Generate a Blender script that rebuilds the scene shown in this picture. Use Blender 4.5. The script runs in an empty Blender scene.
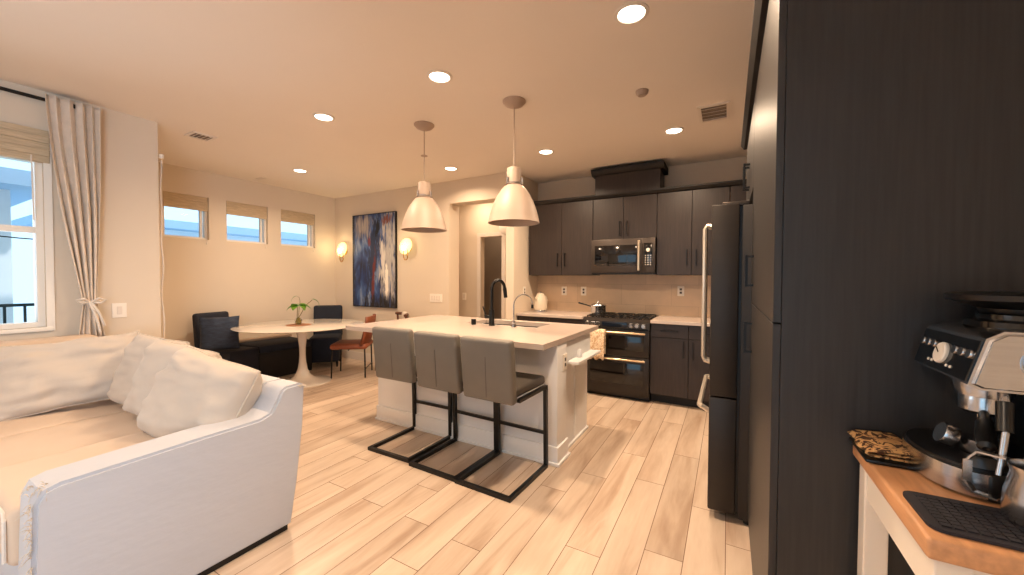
import bpy, bmesh, math, random
from math import pi, sin, cos, radians
from mathutils import Vector, Matrix, noise
SC = bpy.context.scene
COL = SC.collection
random.seed(7)

# ------------------------------------------------------------------ camera, world, exposure
def make_camera():
    yaw, pit, rol, f = radians(29.32), radians(-1.30), radians(0.24), 384.5
    F = Vector((-sin(yaw)*cos(pit), cos(yaw)*cos(pit), sin(pit)))
    r = Vector((cos(yaw), sin(yaw), 0)); u = r.cross(F)
    R = r*cos(rol) + u*sin(rol); U = -r*sin(rol) + u*cos(rol)
    m = Matrix((R, U, -F)).transposed().to_4x4(); m.translation = (0, 0, 1.365)
    cd = bpy.data.cameras.new('camera'); cd.sensor_width = 36; cd.lens = 36*f/1024
    cd.clip_start = .02; cd.clip_end = 200
    c = bpy.data.objects.new('camera', cd); COL.objects.link(c); c.matrix_world = m
    SC.camera = c
make_camera()
SC.view_settings.view_transform = 'Standard'; SC.view_settings.look = 'None'
SC.view_settings.gamma = 1; SC.view_settings.use_curve_mapping = False
SC.view_settings.exposure = 0.25
SC.cycles.use_denoising = True
SC.cycles.max_bounces = 10; SC.cycles.diffuse_bounces = 6; SC.cycles.glossy_bounces = 4
SC.cycles.transparent_max_bounces = 12
SC.cycles.sample_clamp_indirect = 6; SC.cycles.sample_clamp_direct = 0
SC.cycles.caustics_reflective = False; SC.cycles.caustics_refractive = False
W = bpy.data.worlds.new('sky'); SC.world = W; W.use_nodes = True
wn = W.node_tree.nodes; bg = wn['Background']
bg.inputs[0].default_value = (.50, .78, 1.0, 1); bg.inputs[1].default_value = 1.5

def lamp(name, kind, loc, power, color, rot=(0, 0, 0), **kw):
    d = bpy.data.lights.new(name, kind); d.energy = power; d.color = color
    for k, v in kw.items(): setattr(d, k, v)
    o = bpy.data.objects.new(name, d); o.location = loc; o.rotation_euler = rot
    COL.objects.link(o); return o
WARM = (1.0, .73, .50)
CAN_POWER = 20.0
lamp('sun', 'SUN', (0, 0, 8), 2.2, (1, .97, .92), (radians(38), 0, radians(120)), angle=radians(2))
# daylight through the sliding door in the wall behind the camera and the windows on the left
lamp('daylight_sliding_door', 'AREA', (-1.2, -3.35, 1.25), 200, (.74, .86, 1.0), (radians(90), 0, radians(180)), shape='RECTANGLE', size=2.9, size_y=2.2)
lamp('sofa_side_fill', 'AREA', (1.1, -1.7, 1.5), 120, (.70, .84, 1.0), (0, radians(90), 0), shape='RECTANGLE', size=1.5, size_y=1.8)  # added unseen source on the right, cools and brightens the sofa's outer side
lamp('daylight_living_window', 'AREA', (-4.62, .1, 1.7), 12, (.75, .88, 1.0), (0, radians(-90), 0), shape='RECTANGLE', size=1.3, size_y=1.4)

# ------------------------------------------------------------------ materials
def lin(c):
    return tuple(((v/255)/12.92 if v/255 <= .04045 else ((v/255+.055)/1.055)**2.4) for v in c) + (1,)
def nm(name):
    m = bpy.data.materials.new(name); m.use_nodes = True
    return m, m.node_tree.nodes, m.node_tree.links, m.node_tree.nodes['Principled BSDF']
def mat(name, rgb, rough=.6, metal=0, var=.04, scale=6, bump=0, bscale=60, emit=0, coat=0, stretch=(1, 1, 1), spec=.5, sheen=0):
    m, N, L, P = nm(name)
    P.inputs['Roughness'].default_value = rough; P.inputs['Metallic'].default_value = metal
    P.inputs['Specular IOR Level'].default_value = spec
    if coat: P.inputs['Coat Weight'].default_value = coat; P.inputs['Coat Roughness'].default_value = .1
    if sheen: P.inputs['Sheen Weight'].default_value = sheen
    c = lin(rgb)
    tc = N.new('ShaderNodeTexCoord'); mp = N.new('ShaderNodeMapping'); L.new(tc.outputs['Object'], mp.inputs[0])
    mp.inputs['Scale'].default_value = stretch
    n = N.new('ShaderNodeTexNoise'); n.inputs['Scale'].default_value = scale; n.inputs['Detail'].default_value = 5
    L.new(mp.outputs[0], n.inputs['Vector'])
    r = N.new('ShaderNodeValToRGB'); L.new(n.outputs['Fac'], r.inputs[0])
    r.color_ramp.elements[0].position = .3; r.color_ramp.elements[1].position = .7
    r.color_ramp.elements[0].color = tuple(min(1, v*(1-var)) for v in c[:3]) + (1,)
    r.color_ramp.elements[1].color = tuple(min(1, v*(1+var)) for v in c[:3]) + (1,)
    L.new(r.outputs[0], P.inputs['Base Color'])
    if emit:
        P.inputs['Emission Color'].default_value = c; P.inputs['Emission Strength'].default_value = emit
    if bump:
        n2 = N.new('ShaderNodeTexNoise'); n2.inputs['Scale'].default_value = bscale; n2.inputs['Detail'].default_value = 4
        L.new(mp.outputs[0], n2.inputs['Vector'])
        b = N.new('ShaderNodeBump'); b.inputs['Strength'].default_value = bump; b.inputs['Distance'].default_value = .01
        L.new(n2.outputs['Fac'], b.inputs['Height']); L.new(b.outputs[0], P.inputs['Normal'])
    return m
M = {}
M['wall'] = mat('wall_paint', (217, 203, 184), .85, var=.012, scale=2, bump=.08, bscale=220)
M['ceil'] = mat('ceiling_paint', (232, 222, 210), .9, var=.01, scale=2, bump=.06, bscale=200)
M['trim'] = mat('white_trim', (224, 214, 202), .5, var=.01)
M['cab'] = mat('dark_wood_laminate', (46, 36, 31), .42, var=.28, scale=14, bump=.05, bscale=30, stretch=(6, 6, .35))
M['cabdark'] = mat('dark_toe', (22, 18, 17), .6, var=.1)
M['panel'] = mat('dark_wood_panel', (44, 42, 42), .42, var=.22, scale=14, bump=.05, bscale=30, stretch=(7, 7, .3))
M['black'] = mat('black_metal', (18, 17, 17), .38, metal=.3, var=.1, scale=20)
M['blackplastic'] = mat('black_plastic', (16, 16, 17), .3, var=.1, scale=20)
M['slate'] = mat('black_stainless', (44, 38, 34), .42, metal=.3, var=.08, scale=4, stretch=(1, 1, 8))
M['slate_side'] = mat('fridge_side', (34, 30, 29), .5, metal=.2, var=.06, scale=4)
M['glassblk'] = mat('black_glass', (12, 10, 10), .08, var=.05, spec=.7)
M['steel'] = mat('brushed_steel', (198, 198, 200), .22, metal=1, var=.05, scale=10, stretch=(1, 1, 14))
M['steel_mw'] = mat('dark_stainless', (74, 67, 62), .4, metal=.7, var=.05, scale=10, stretch=(1, 1, 10))
M['handle'] = mat('champagne_metal', (232, 206, 170), .28, metal=.9, var=.03)
M['silver'] = mat('silver_handle', (225, 215, 200), .3, metal=.7, var=.03)
M['brass'] = mat('brass', (214, 160, 70), .25, metal=1, var=.05)
M['quartz'] = mat('quartz_top', (194, 179, 168), .22, var=.015, scale=5)
M['island'] = mat('island_paint', (234, 234, 234), .5, var=.01)
M['sofa'] = mat('sofa_linen_cool_lit', (182, 184, 190), .95, var=.03, scale=4, bump=.14, bscale=34, sheen=.1, stretch=(1, .35, 1))  # cream linen with the cool daylight on it put into the colour
M['sofaseat'] = mat('sofa_linen_warm_lit', (200, 178, 156), .95, var=.03, scale=4, bump=.1, bscale=30, sheen=.1)  # same linen, with the warm light on the seat put into the colour
M['cush'] = mat('cushion_linen', (190, 178, 165), .95, var=.03, scale=5, bump=.12, bscale=26, sheen=.1)
M['fringe'] = mat('frayed_thread', (196, 184, 168), .95, var=.15, scale=60)
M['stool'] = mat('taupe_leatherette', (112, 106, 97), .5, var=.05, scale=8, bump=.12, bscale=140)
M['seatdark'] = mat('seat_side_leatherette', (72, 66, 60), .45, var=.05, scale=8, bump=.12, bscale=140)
M['navy'] = mat('navy_velvet', (20, 27, 42), .8, var=.2, scale=10, bump=.3, bscale=60)
M['navypil'] = mat('navy_pillow', (34, 47, 68), .75, var=.4, scale=14, bump=.6, bscale=40, stretch=(1, 1, 4))
M['bench'] = mat('black_bench', (16, 14, 16), .7, var=.2, scale=10)
M['benchtop'] = mat('taupe_bench_cushion', (170, 148, 126), .8, var=.05)
M['table'] = mat('white_laminate', (220, 212, 202), .16, var=.01, coat=.5)
M['tan'] = mat('cognac_leather', (128, 68, 40), .5, var=.18, scale=9, bump=.2, bscale=80)
M['walnut'] = mat('walnut', (96, 58, 38), .45, var=.25, scale=10, stretch=(1, 6, 6))
M['pendant'] = mat('pendant_enamel', (170, 150, 134), .5, var=.01)
M['blind'] = mat('woven_blind', (200, 180, 150), .9, var=.18, scale=24, stretch=(.4, .4, 9), bump=.5, bscale=40)
M['curtain'] = mat('grey_linen_curtain', (218, 204, 188), .95, var=.06, scale=20, bump=.3, bscale=120, sheen=.2)
M['white_cloth'] = mat('white_cloth', (216, 206, 194), .9, var=.03, bump=.3, bscale=60)
M['leaf'] = mat('leaf_green', (96, 140, 40), .45, var=.3, scale=20)
M['stem'] = mat('stem_brown', (120, 104, 62), .7, var=.2, scale=30)
M['jute'] = mat('round_placemat_weave', (164, 112, 82), .9, var=.2, scale=60, bump=.5, bscale=120)
M['board'] = mat('butcher_block', (204, 150, 106), .4, var=.14, scale=9, stretch=(9, 1, 9), bump=.05)
M['cartwhite'] = mat('cart_white', (236, 226, 212), .5, var=.02)
M['matblk'] = mat('black_ribbed_mat', (32, 30, 38), .65, var=.15, scale=30)
M['cream'] = mat('cream_enamel', (214, 202, 182), .25, var=.01, coat=.4)
M['plate'] = mat('white_plate', (240, 232, 220), .4, var=.01)
M['slot'] = mat('outlet_slot', (70, 62, 56), .5)
M['ventgrey'] = mat('vent_shadow', (140, 124, 108), .7)
M['exta'] = mat('pale_stucco', (226, 232, 238), .9, var=.02, bump=.1)
M['extb'] = mat('blue_grey_fascia', (150, 178, 204), .8, var=.03)
M['extglass'] = mat('window_blue_glass', (96, 140, 170), .15, var=.05)
M['rail'] = mat('dark_teal_rail', (30, 52, 58), .5)
M['winframe'] = mat('vinyl_window', (238, 232, 222), .45, var=.01)
M['door'] = mat('interior_door_paint', (206, 194, 178), .6, var=.01)
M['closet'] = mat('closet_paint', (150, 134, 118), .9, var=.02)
def tile_mat():
    m, N, L, P = nm('backsplash_tile')
    tc = N.new('ShaderNodeTexCoord'); mp = N.new('ShaderNodeMapping'); L.new(tc.outputs['Object'], mp.inputs[0])
    mp.inputs['Rotation'].default_value = (radians(90), 0, 0)
    b = N.new('ShaderNodeTexBrick'); L.new(mp.outputs[0], b.inputs['Vector'])
    b.inputs['Scale'].default_value = 1; b.inputs['Brick Width'].default_value = .6; b.inputs['Row Height'].default_value = .26
    b.inputs['Mortar Size'].default_value = .0015
    b.inputs['Color1'].default_value = lin((236, 208, 176)); b.inputs['Color2'].default_value = lin((228, 200, 168)); b.inputs['Mortar'].default_value = lin((192, 166, 138))
    n = N.new('ShaderNodeTexNoise'); n.inputs['Scale'].default_value = 5; n.inputs['Detail'].default_value = 6; L.new(tc.outputs['Object'], n.inputs['Vector'])
    mx = N.new('ShaderNodeMix'); mx.data_type = 'RGBA'; mx.blend_type = 'MULTIPLY'; mx.inputs[0].default_value = .35
    L.new(b.outputs['Color'], mx.inputs[6]); L.new(n.outputs['Fac'], mx.inputs[7]); L.new(mx.outputs[2], P.inputs['Base Color'])
    P.inputs['Roughness'].default_value = .4
    return m
M['tile'] = tile_mat()
def floor_mat():
    m, N, L, P = nm('wood_look_plank')
    at = N.new('ShaderNodeAttribute'); at.attribute_name = 'tone'
    tc = N.new('ShaderNodeTexCoord'); mp = N.new('ShaderNodeMapping'); L.new(tc.outputs['Object'], mp.inputs[0])
    mp.inputs['Scale'].default_value = (5, .6, 1)
    va = N.new('ShaderNodeVectorMath'); va.operation = 'MULTIPLY_ADD'; L.new(at.outputs['Vector'], va.inputs[0])
    va.inputs[1].default_value = (37, 61, 19); L.new(mp.outputs[0], va.inputs[2])
    n = N.new('ShaderNodeTexNoise'); n.inputs['Scale'].default_value = 1.7; n.inputs['Detail'].default_value = 7; n.inputs['Distortion'].default_value = .6; L.new(va.outputs[0], n.inputs['Vector'])
    r = N.new('ShaderNodeValToRGB'); L.new(n.outputs['Fac'], r.inputs[0])
    e = r.color_ramp.elements; e[0].position = .30; e[0].color = lin((174, 148, 126)); e[1].position = .68; e[1].color = lin((212, 192, 172))
    x = e.new(.48); x.color = lin((202, 180, 159))
    n3 = N.new('ShaderNodeTexNoise'); n3.inputs['Scale'].default_value = 11; n3.inputs['Detail'].default_value = 3; L.new(va.outputs[0], n3.inputs['Vector'])
    mx0 = N.new('ShaderNodeMix'); mx0.data_type = 'RGBA'; mx0.blend_type = 'SOFT_LIGHT'; mx0.inputs[0].default_value = .2
    L.new(r.outputs[0], mx0.inputs[6]); L.new(n3.outputs['Fac'], mx0.inputs[7])
    mr = N.new('ShaderNodeMapRange'); mr.inputs[3].default_value = .86; mr.inputs[4].default_value = 1.06; L.new(at.outputs['Fac'], mr.inputs[0])
    mx = N.new('ShaderNodeMix'); mx.data_type = 'RGBA'; mx.blend_type = 'MULTIPLY'; mx.inputs[0].default_value = 1
    L.new(mx0.outputs[2], mx.inputs[6]); L.new(mr.outputs[0], mx.inputs[7]); L.new(mx.outputs[2], P.inputs['Base Color'])
    P.inputs['Roughness'].default_value = .38
    b = N.new('ShaderNodeBump'); b.inputs['Strength'].default_value = .05; b.inputs['Distance'].default_value = .01; L.new(n3.outputs['Fac'], b.inputs['Height']); L.new(b.outputs[0], P.inputs['Normal'])
    return m
M['floor'] = floor_mat()
M['grout'] = mat('plank_joint', (112, 82, 60), .8)
def glass_mat(name, tint=(1, 1, 1, 1)):
    m, N, L, P = nm(name); N.remove(P)
    t = N.new('ShaderNodeBsdfTransparent'); t.inputs[0].default_value = tint
    g = N.new('ShaderNodeBsdfGlossy'); g.inputs['Roughness'].default_value = .02
    f = N.new('ShaderNodeFresnel'); f.inputs[0].default_value = 1.35
    x = N.new('ShaderNodeMixShader'); L.new(f.outputs[0], x.inputs[0]); L.new(t.outputs[0], x.inputs[1]); L.new(g.outputs[0], x.inputs[2])
    L.new(x.outputs[0], N['Material Output'].inputs[0]); return m
M['glass'] = glass_mat('window_glass'); M['vase'] = glass_mat('vase_glass', (.86, .84, .66, 1))
def emit_mat(name, col, s):
    m, N, L, P = nm(name); P.inputs['Base Color'].default_value = (.8, .8, .8, 1)
    P.inputs['Emission Color'].default_value = col; P.inputs['Emission Strength'].default_value = s; return m
M['lampdisc'] = emit_mat('lit_diffuser', (1, .88, .70, 1), 9)
M['bulb'] = emit_mat('lit_bulb', (1, .66, .26, 1), 6)
def amber():
    m, N, L, P = nm('amber_glass'); P.inputs['Base Color'].default_value = (1, .74, .36, 1)
    P.inputs['Transmission Weight'].default_value = .75; P.inputs['Roughness'].default_value = .25; P.inputs['IOR'].default_value = 1.2
    P.inputs['Emission Color'].default_value = (1, .70, .30, 1); P.inputs['Emission Strength'].default_value = 1.1
    return m
M['amber'] = amber()
M['display'] = mat('oven_display', (16, 26, 40), .15, var=.2)
def painting_mat():
    m, N, L, P = nm('abstract_paint')
    tc = N.new('ShaderNodeTexCoord'); sx = N.new('ShaderNodeSeparateXYZ'); L.new(tc.outputs['Generated'], sx.inputs[0])
    def noi(sc, st, det=6, dist=0):
        mp = N.new('ShaderNodeMapping'); mp.inputs['Scale'].default_value = st; L.new(tc.outputs['Generated'], mp.inputs[0])
        n = N.new('ShaderNodeTexNoise'); n.inputs['Scale'].default_value = sc; n.inputs['Detail'].default_value = det; n.inputs['Distortion'].default_value = dist
        L.new(mp.outputs[0], n.inputs['Vector']); return n.outputs['Fac']
    def math_(op, a, b=None, c=None, clamp=False):
        x = N.new('ShaderNodeMath'); x.operation = op; x.use_clamp = clamp
        for i, v in enumerate((a, b, c)):
            if v is None: continue
            if isinstance(v, (int, float)): x.inputs[i].default_value = v
            else: L.new(v, x.inputs[i])
        return x.outputs[0]
    def mix(f, a, b):
        x = N.new('ShaderNodeMix'); x.data_type = 'RGBA'
        L.new(f, x.inputs[0])
        for i, v in ((6, a), (7, b)):
            if isinstance(v, tuple): x.inputs[i].default_value = v
            else: L.new(v, x.inputs[i])
        return x.outputs[2]
    U, V = sx.outputs['X'], sx.outputs['Z']
    n1 = noi(5, (1.6, 1, .8), 8, .6); n2 = noi(7, (3, 1, .7), 6, .3); n3 = noi(30, (1.8, 1, .5), 6)
    r = N.new('ShaderNodeValToRGB'); L.new(n1, r.inputs[0]); e = r.color_ramp.elements
    e[0].position = .32; e[0].color = lin((24, 30, 50)); e[1].position = .72; e[1].color = lin((130, 146, 172))
    e.new(.45).color = lin((34, 56, 104)); e.new(.57).color = lin((62, 92, 142))
    col = r.outputs[0]
    def band(cu, wu, cv, wv, nz=.35, gain=3):
        # soft elliptical blob with a torn edge
        a = math_('DIVIDE', math_('SUBTRACT', U, cu), wu); b = math_('DIVIDE', math_('SUBTRACT', V, cv), wv)
        d = math_('ADD', math_('MULTIPLY', a, a), math_('MULTIPLY', b, b))
        d = math_('ADD', d, math_('ADD', math_('MULTIPLY', math_('SUBTRACT', n2, .5), nz*9), math_('MULTIPLY', math_('SUBTRACT', n3, .5), 2.2)))
        return math_('MULTIPLY', math_('SUBTRACT', 1, d), gain, clamp=True)
    def band2(cu, wu, cv, wv, slope, nz=.3, gain=3):
        u2 = math_('SUBTRACT', U, math_('MULTIPLY', math_('SUBTRACT', V, cv), slope))
        a = math_('DIVIDE', math_('SUBTRACT', u2, cu), wu); b = math_('DIVIDE', math_('SUBTRACT', V, cv), wv)
        d = math_('ADD', math_('MULTIPLY', a, a), math_('MULTIPLY', b, b))
        d = math_('ADD', d, math_('ADD', math_('MULTIPLY', math_('SUBTRACT', n2, .5), nz*9), math_('MULTIPLY', math_('SUBTRACT', n3, .5), 3)))
        return math_('MULTIPLY', math_('SUBTRACT', 1, d), gain, clamp=True)
    col = mix(band(.26, .24, .86, .18, .6, .8), col, lin((164, 154, 146)))
    col = mix(band(.88, .26, .52, .58, .5, 1.3), col, lin((176, 172, 168)))
    col = mix(band(.72, .07, .50, .26, .4, 1.2), col, lin((214, 208, 198)))
    col = mix(band2(.80, .04, .26, .22, 0, .3, 3), col, lin((240, 232, 218)))
    col = mix(band2(.50, .13, .55, .5, .22, .25, 2), col, lin((30, 44, 74)))
    col = mix(band2(.60, .05, .84, .10, .4, .2, 3), col, lin((16, 18, 28)))
    col = mix(band2(.50, .035, .28, .34, .12, .30, 2), col, lin((104, 42, 38)))
    col = mix(band2(.40, .035, .70, .06, 0, .3, 2), col, lin((112, 52, 60)))
    col = mix(band2(.82, .13, .93, .05, .8, .7, 1.2), col, lin((122, 70, 60)))
    col = mix(band(.66, .5, .0, .14, .5, 1.2), col, lin((36, 30, 32)))
    col = mix(band(.0, .06, .5, .8, .4, 1.5), col, lin((40, 44, 60)))
    x = N.new('ShaderNodeMix'); x.data_type = 'RGBA'; x.blend_type = 'OVERLAY'; x.inputs[0].default_value = .5
    L.new(col, x.inputs[6]); L.new(n3, x.inputs[7]); L.new(x.outputs[2], P.inputs['Base Color'])
    P.inputs['Roughness'].default_value = .6
    return m
M['paint'] = painting_mat()
def towel_mat(name, c1, c2, scale):
    m, N, L, P = nm(name)
    tc = N.new('ShaderNodeTexCoord'); n = N.new('ShaderNodeTexNoise'); n.inputs['Scale'].default_value = scale; n.inputs['Detail'].default_value = 2; n.inputs['Distortion'].default_value = 1.5
    L.new(tc.outputs['Object'], n.inputs['Vector'])
    r = N.new('ShaderNodeValToRGB'); L.new(n.outputs['Fac'], r.inputs[0]); e = r.color_ramp.elements
    e[0].position = .46; e[0].color = lin(c1); e[1].position = .52; e[1].color = lin(c2)
    L.new(r.outputs[0], P.inputs['Base Color']); P.inputs['Roughness'].default_value = .95
    return m
M['towel'] = towel_mat('patterned_tea_towel', (196, 164, 128), (236, 218, 192), 38)
M['cloth2'] = towel_mat('leaf_print_cloth', (74, 46, 26), (206, 160, 104), 52)

# ------------------------------------------------------------------ mesh helpers
def nb(): return bmesh.new()
def box(bm, a, b, bev=0, seg=2, M4=None):
    lo = [min(a[i], b[i]) for i in range(3)]; hi = [max(a[i], b[i]) for i in range(3)]
    r = bmesh.ops.create_cube(bm, size=1)
    vs = r['verts']
    for v in vs:
        v.co = Vector([lo[i] + (v.co[i]+.5)*(hi[i]-lo[i]) for i in range(3)])
    if bev:
        es = list({e for v in vs for e in v.link_edges})
        res = bmesh.ops.bevel(bm, geom=es, offset=bev, segments=seg, affect='EDGES', profile=.5)
        vs = list({v for f in res['faces'] for v in f.verts} | {v for v in vs if v.is_valid})
    if M4 is not None:
        for v in vs: v.co = M4 @ v.co
    return vs
def prism(bm, pts, d0, d1, axis='x'):
    """polygon pts (2d) extruded from d0 to d1 along axis. x: pts=(y,z); y: pts=(x,z); z: pts=(x,y)"""
    def P(p, d): return {'x': (d, p[0], p[1]), 'y': (p[0], d, p[1]), 'z': (p[0], p[1], d)}[axis]
    A = [bm.verts.new(P(p, d0)) for p in pts]; B = [bm.verts.new(P(p, d1)) for p in pts]
    n = len(pts)
    bm.faces.new(A); bm.faces.new(B[::-1])
    for i in range(n): bm.faces.new((A[i], B[i], B[(i+1) % n], A[(i+1) % n]))
    bmesh.ops.recalc_face_normals(bm, faces=bm.faces)
    return A + B
def lathe(bm, prof, c=(0, 0, 0), seg=32, M4=None):
    """prof: [(r,z)]"""
    rings = []
    for r, z in prof:
        if r < 1e-5: rings.append([bm.verts.new((c[0], c[1], c[2]+z))])
        else: rings.append([bm.verts.new((c[0]+r*cos(2*pi*k/seg), c[1]+r*sin(2*pi*k/seg), c[2]+z)) for k in range(seg)])
    for a, b in zip(rings, rings[1:]):
        for k in range(seg):
            k2 = (k+1) % seg
            if len(a) == 1 and len(b) == 1: continue
            if len(a) == 1: bm.faces.new((a[0], b[k], b[k2]))
            elif len(b) == 1: bm.faces.new((a[k], b[0], a[k2]))
            else: bm.faces.new((a[k], b[k], b[k2], a[k2]))
    vs = [v for r in rings for v in r]
    if M4 is not None:
        for v in vs: v.co = M4 @ v.co
    return vs
def tube(bm, pts, r, seg=10, closed=False, cap=True):
    pts = [Vector(p) for p in pts]; n = len(pts); rings = []
    rr = r if isinstance(r, (list, tuple)) else [r]*n
    up = None
    for i, p in enumerate(pts):
        if closed: t = (pts[(i+1) % n] - pts[i-1])
        else: t = pts[min(i+1, n-1)] - pts[max(i-1, 0)]
        t.normalize()
        if up is None:
            up = Vector((0, 0, 1)) if abs(t.z) < .9 else Vector((1, 0, 0))
        s = t.cross(up)
        if s.length < 1e-4: s = t.cross(Vector((0, 1, 0)))
        s.normalize(); u = s.cross(t).normalized(); up = u
        rings.append([bm.verts.new(p + (s*cos(2*pi*k/seg) + u*sin(2*pi*k/seg))*rr[i]) for k in range(seg)])
    m = n if closed else n-1
    for i in range(m):
        a, b = rings[i], rings[(i+1) % n]
        for k in range(seg): bm.faces.new((a[k], a[(k+1) % seg], b[(k+1) % seg], b[k]))
    if cap and not closed:
        bm.faces.new(rings[0][::-1]); bm.faces.new(rings[-1])
def bar(bm, p, q, w, h=None):
    """square bar between two points"""
    h = h or w; p, q = Vector(p), Vector(q); t = (q-p).normalized()
    up = Vector((0, 0, 1)) if abs(t.z) < .9 else Vector((0, 1, 0))
    s = t.cross(up).normalized()*w/2; u = s.cross(t).normalized()*h/2
    A = [bm.verts.new(p+a*s+b*u) for a, b in ((-1, -1), (1, -1), (1, 1), (-1, 1))]
    B = [bm.verts.new(q+a*s+b*u) for a, b in ((-1, -1), (1, -1), (1, 1), (-1, 1))]
    bm.faces.new(A[::-1]); bm.faces.new(B)
    for i in range(4): bm.faces.new((A[i], A[(i+1) % 4], B[(i+1) % 4], B[i]))
def puff(bm, w, h, t, M4, wr=.006, seed=0, n=26, pinch=.10, pw=2.6):
    """soft cushion in local x (w) z (h), thickness y"""
    fr = {}; bk = {}
    for i in range(n+1):
        for j in range(n+1):
            u = -1+2*i/n; v = -1+2*j/n
            u = math.copysign(abs(u)**.8, u); v = math.copysign(abs(v)**.8, v)
            e = max(0, (1-abs(u)**pw))*max(0, (1-abs(v)**pw))
            th = t/2*e**.42
            px = u*w/2*(1-pinch*(1-v*v)*abs(u)**3*.6) ; pz = v*h/2*(1-pinch*(1-u*u)*abs(v)**3*.6)
            q = Vector((px*7+seed, pz*7-seed, seed*.7))
            edge = (1-abs(u))*0+1
            wz = -abs(noise.noise(Vector((px*5+pz*3, pz*14-px*4, seed+5))))*wr*2.4*(.4+abs(u)**2) + noise.noise(q)*wr*2.2 + noise.noise(Vector((px*6+seed*3, pz*22, seed)))*wr*1.6*(.3+abs(u))
            px += noise.noise(q+Vector((9, 0, 0)))*wr*.8; pz += noise.noise(q+Vector((0, 9, 0)))*wr*.8
            fr[i, j] = bm.verts.new(M4 @ Vector((px, -(th+wz*e**.3), pz)))
            if i in (0, n) or j in (0, n): bk[i, j] = fr[i, j]
            else: bk[i, j] = bm.verts.new(M4 @ Vector((px, th-wz*e**.3, pz)))
    for i in range(n):
        for j in range(n):
            bm.faces.new((fr[i, j], fr[i+1, j], fr[i+1, j+1], fr[i, j+1]))
            bm.faces.new((bk[i, j], bk[i, j+1], bk[i+1, j+1], bk[i+1, j]))
    R = [(i, 0) for i in range(n)]+[(n, j) for j in range(n)]+[(i, n) for i in range(n, 0, -1)]+[(0, j) for j in range(n, 0, -1)]
    return [fr[k].co.copy() for k in R]
def place(loc, rz=0, rx=0, ry=0):
    return Matrix.Translation(loc) @ Matrix.Rotation(rz, 4, 'Z') @ Matrix.Rotation(ry, 4, 'Y') @ Matrix.Rotation(rx, 4, 'X')
def wloc(o):
    v = Vector((0, 0, 0))
    while o: v += o.location; o = o.parent
    return v
def obj(name, bm, m, parent=None, smooth=False, label=None, bevel=0, sub=0):
    """link bm (in world coordinates) as ONE mesh object"""
    if parent is not None:
        off = wloc(parent)
        for v in bm.verts: v.co -= off
    me = bpy.data.meshes.new(name); bm.normal_update(); bm.to_mesh(me); bm.free()
    o = bpy.data.objects.new(name, me); COL.objects.link(o)
    for x in (m if isinstance(m, (list, tuple)) else [m]): me.materials.append(x)
    if smooth:
        for p in me.polygons: p.use_smooth = True
        if smooth != 'all':
            try: me.set_sharp_from_angle(angle=radians(38))
            except Exception: pass
    if parent is not None: o.parent = parent
    if label: o['label'] = label
    if bevel:
        b = o.modifiers.new('bevel', 'BEVEL'); b.width = bevel; b.segments = 2; b.limit_method = 'ANGLE'
    if sub:
        s = o.modifiers.new('sub', 'SUBSURF'); s.levels = sub; s.render_levels = sub
    return o
def tag(o, label, cat, group=None):
    o['label'] = label; o['category'] = cat
    if group: o['group'] = group
    return o
def thing(name, label, cat, loc, group=None):
    o = bpy.data.objects.new(name, None); COL.objects.link(o); o.location = loc; o.empty_display_size = .1
    return tag(o, label, cat, group)
def struct(name, bm, m, parent=None, **k):
    o = obj(name, bm, m, parent, **k)
    if parent is None: o['kind'] = 'structure'
    return o
def sbox(name, a, b, m, parent=None, bev=0):
    bm = nb(); box(bm, a, b, bev); return struct(name, bm, m, parent)
def pbox(name, a, b, m, parent, bev=0, label=None):
    bm = nb(); box(bm, a, b, bev); return obj(name, bm, m, parent, smooth=bool(bev), label=label)
def dup(o, loc=None, rz=None, label=None, parent=None):
    c = o.copy(); COL.objects.link(c)
    if parent is not None: c.parent = parent
    if loc is not None: c.location = loc
    if rz is not None: c.rotation_euler = (0, 0, rz)
    if label: c['label'] = label
    for ch in list(o.children): dup(ch, parent=c)
    return c

# ------------------------------------------------------------------ room shell
CZ = 2.743; WX = -5.96; LX = -4.45; PY = 4.334; KX = -2.41; KY = 5.05; RX = .80; BY = -3.0
def make_floor():
    bm = nb(); lay = bm.verts.layers.float_color.new('tone')
    pw = .1785; L = 1.22; g = .0017
    known = {-1: 2.0, 0: 2.53, -2: 2.69, -3: 1.83, -4: 2.586, -5: 2.293, -6: 1.576, -7: 1.325, -8: 1.60, -9: 1.89, -10: 1.60, 1: 2.25, -12: 1.62, -13: 1.95}
    x0 = -.170
    k = -40
    rnd = random.Random(3)
    while k < 8:
        xa, xb = x0+k*pw, x0+(k+1)*pw
        y = known.get(k, rnd.random()*L) ; y -= L*math.ceil((y-BY)/L)
        while y < 6.3:
            a, b = max(y, BY), min(y+L, 6.3)
            if b-a > .01:
                vs = [bm.verts.new(p) for p in ((xa+g, a+g, 0), (xb-g, a+g, 0), (xb-g, b-g, 0), (xa+g, b-g, 0))]
                f = bm.faces.new(vs); t = rnd.random()
                for v in vs: v[lay] = (t, rnd.random() if False else t*.7+.1, t*.3, 1)
            y += L
        k += 1
    r = [bm.verts.new(p) for p in ((-7.4, BY, -.0018), (1.3, BY, -.0018), (1.3, 6.3, -.0018), (-7.4, 6.3, -.0018))]
    f = bm.faces.new(r); f.material_index = 1
    r2 = [bm.verts.new((v.co.x, v.co.y, -.12)) for v in r]
    f = bm.faces.new(r2[::-1]); f.material_index = 1
    return struct('floor', bm, [M['floor'], M['grout']])
make_floor()
sbox('ceiling', (-7.4, BY-.15, CZ), (1.3, 6.3, CZ+.12), M['ceil'])
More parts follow.
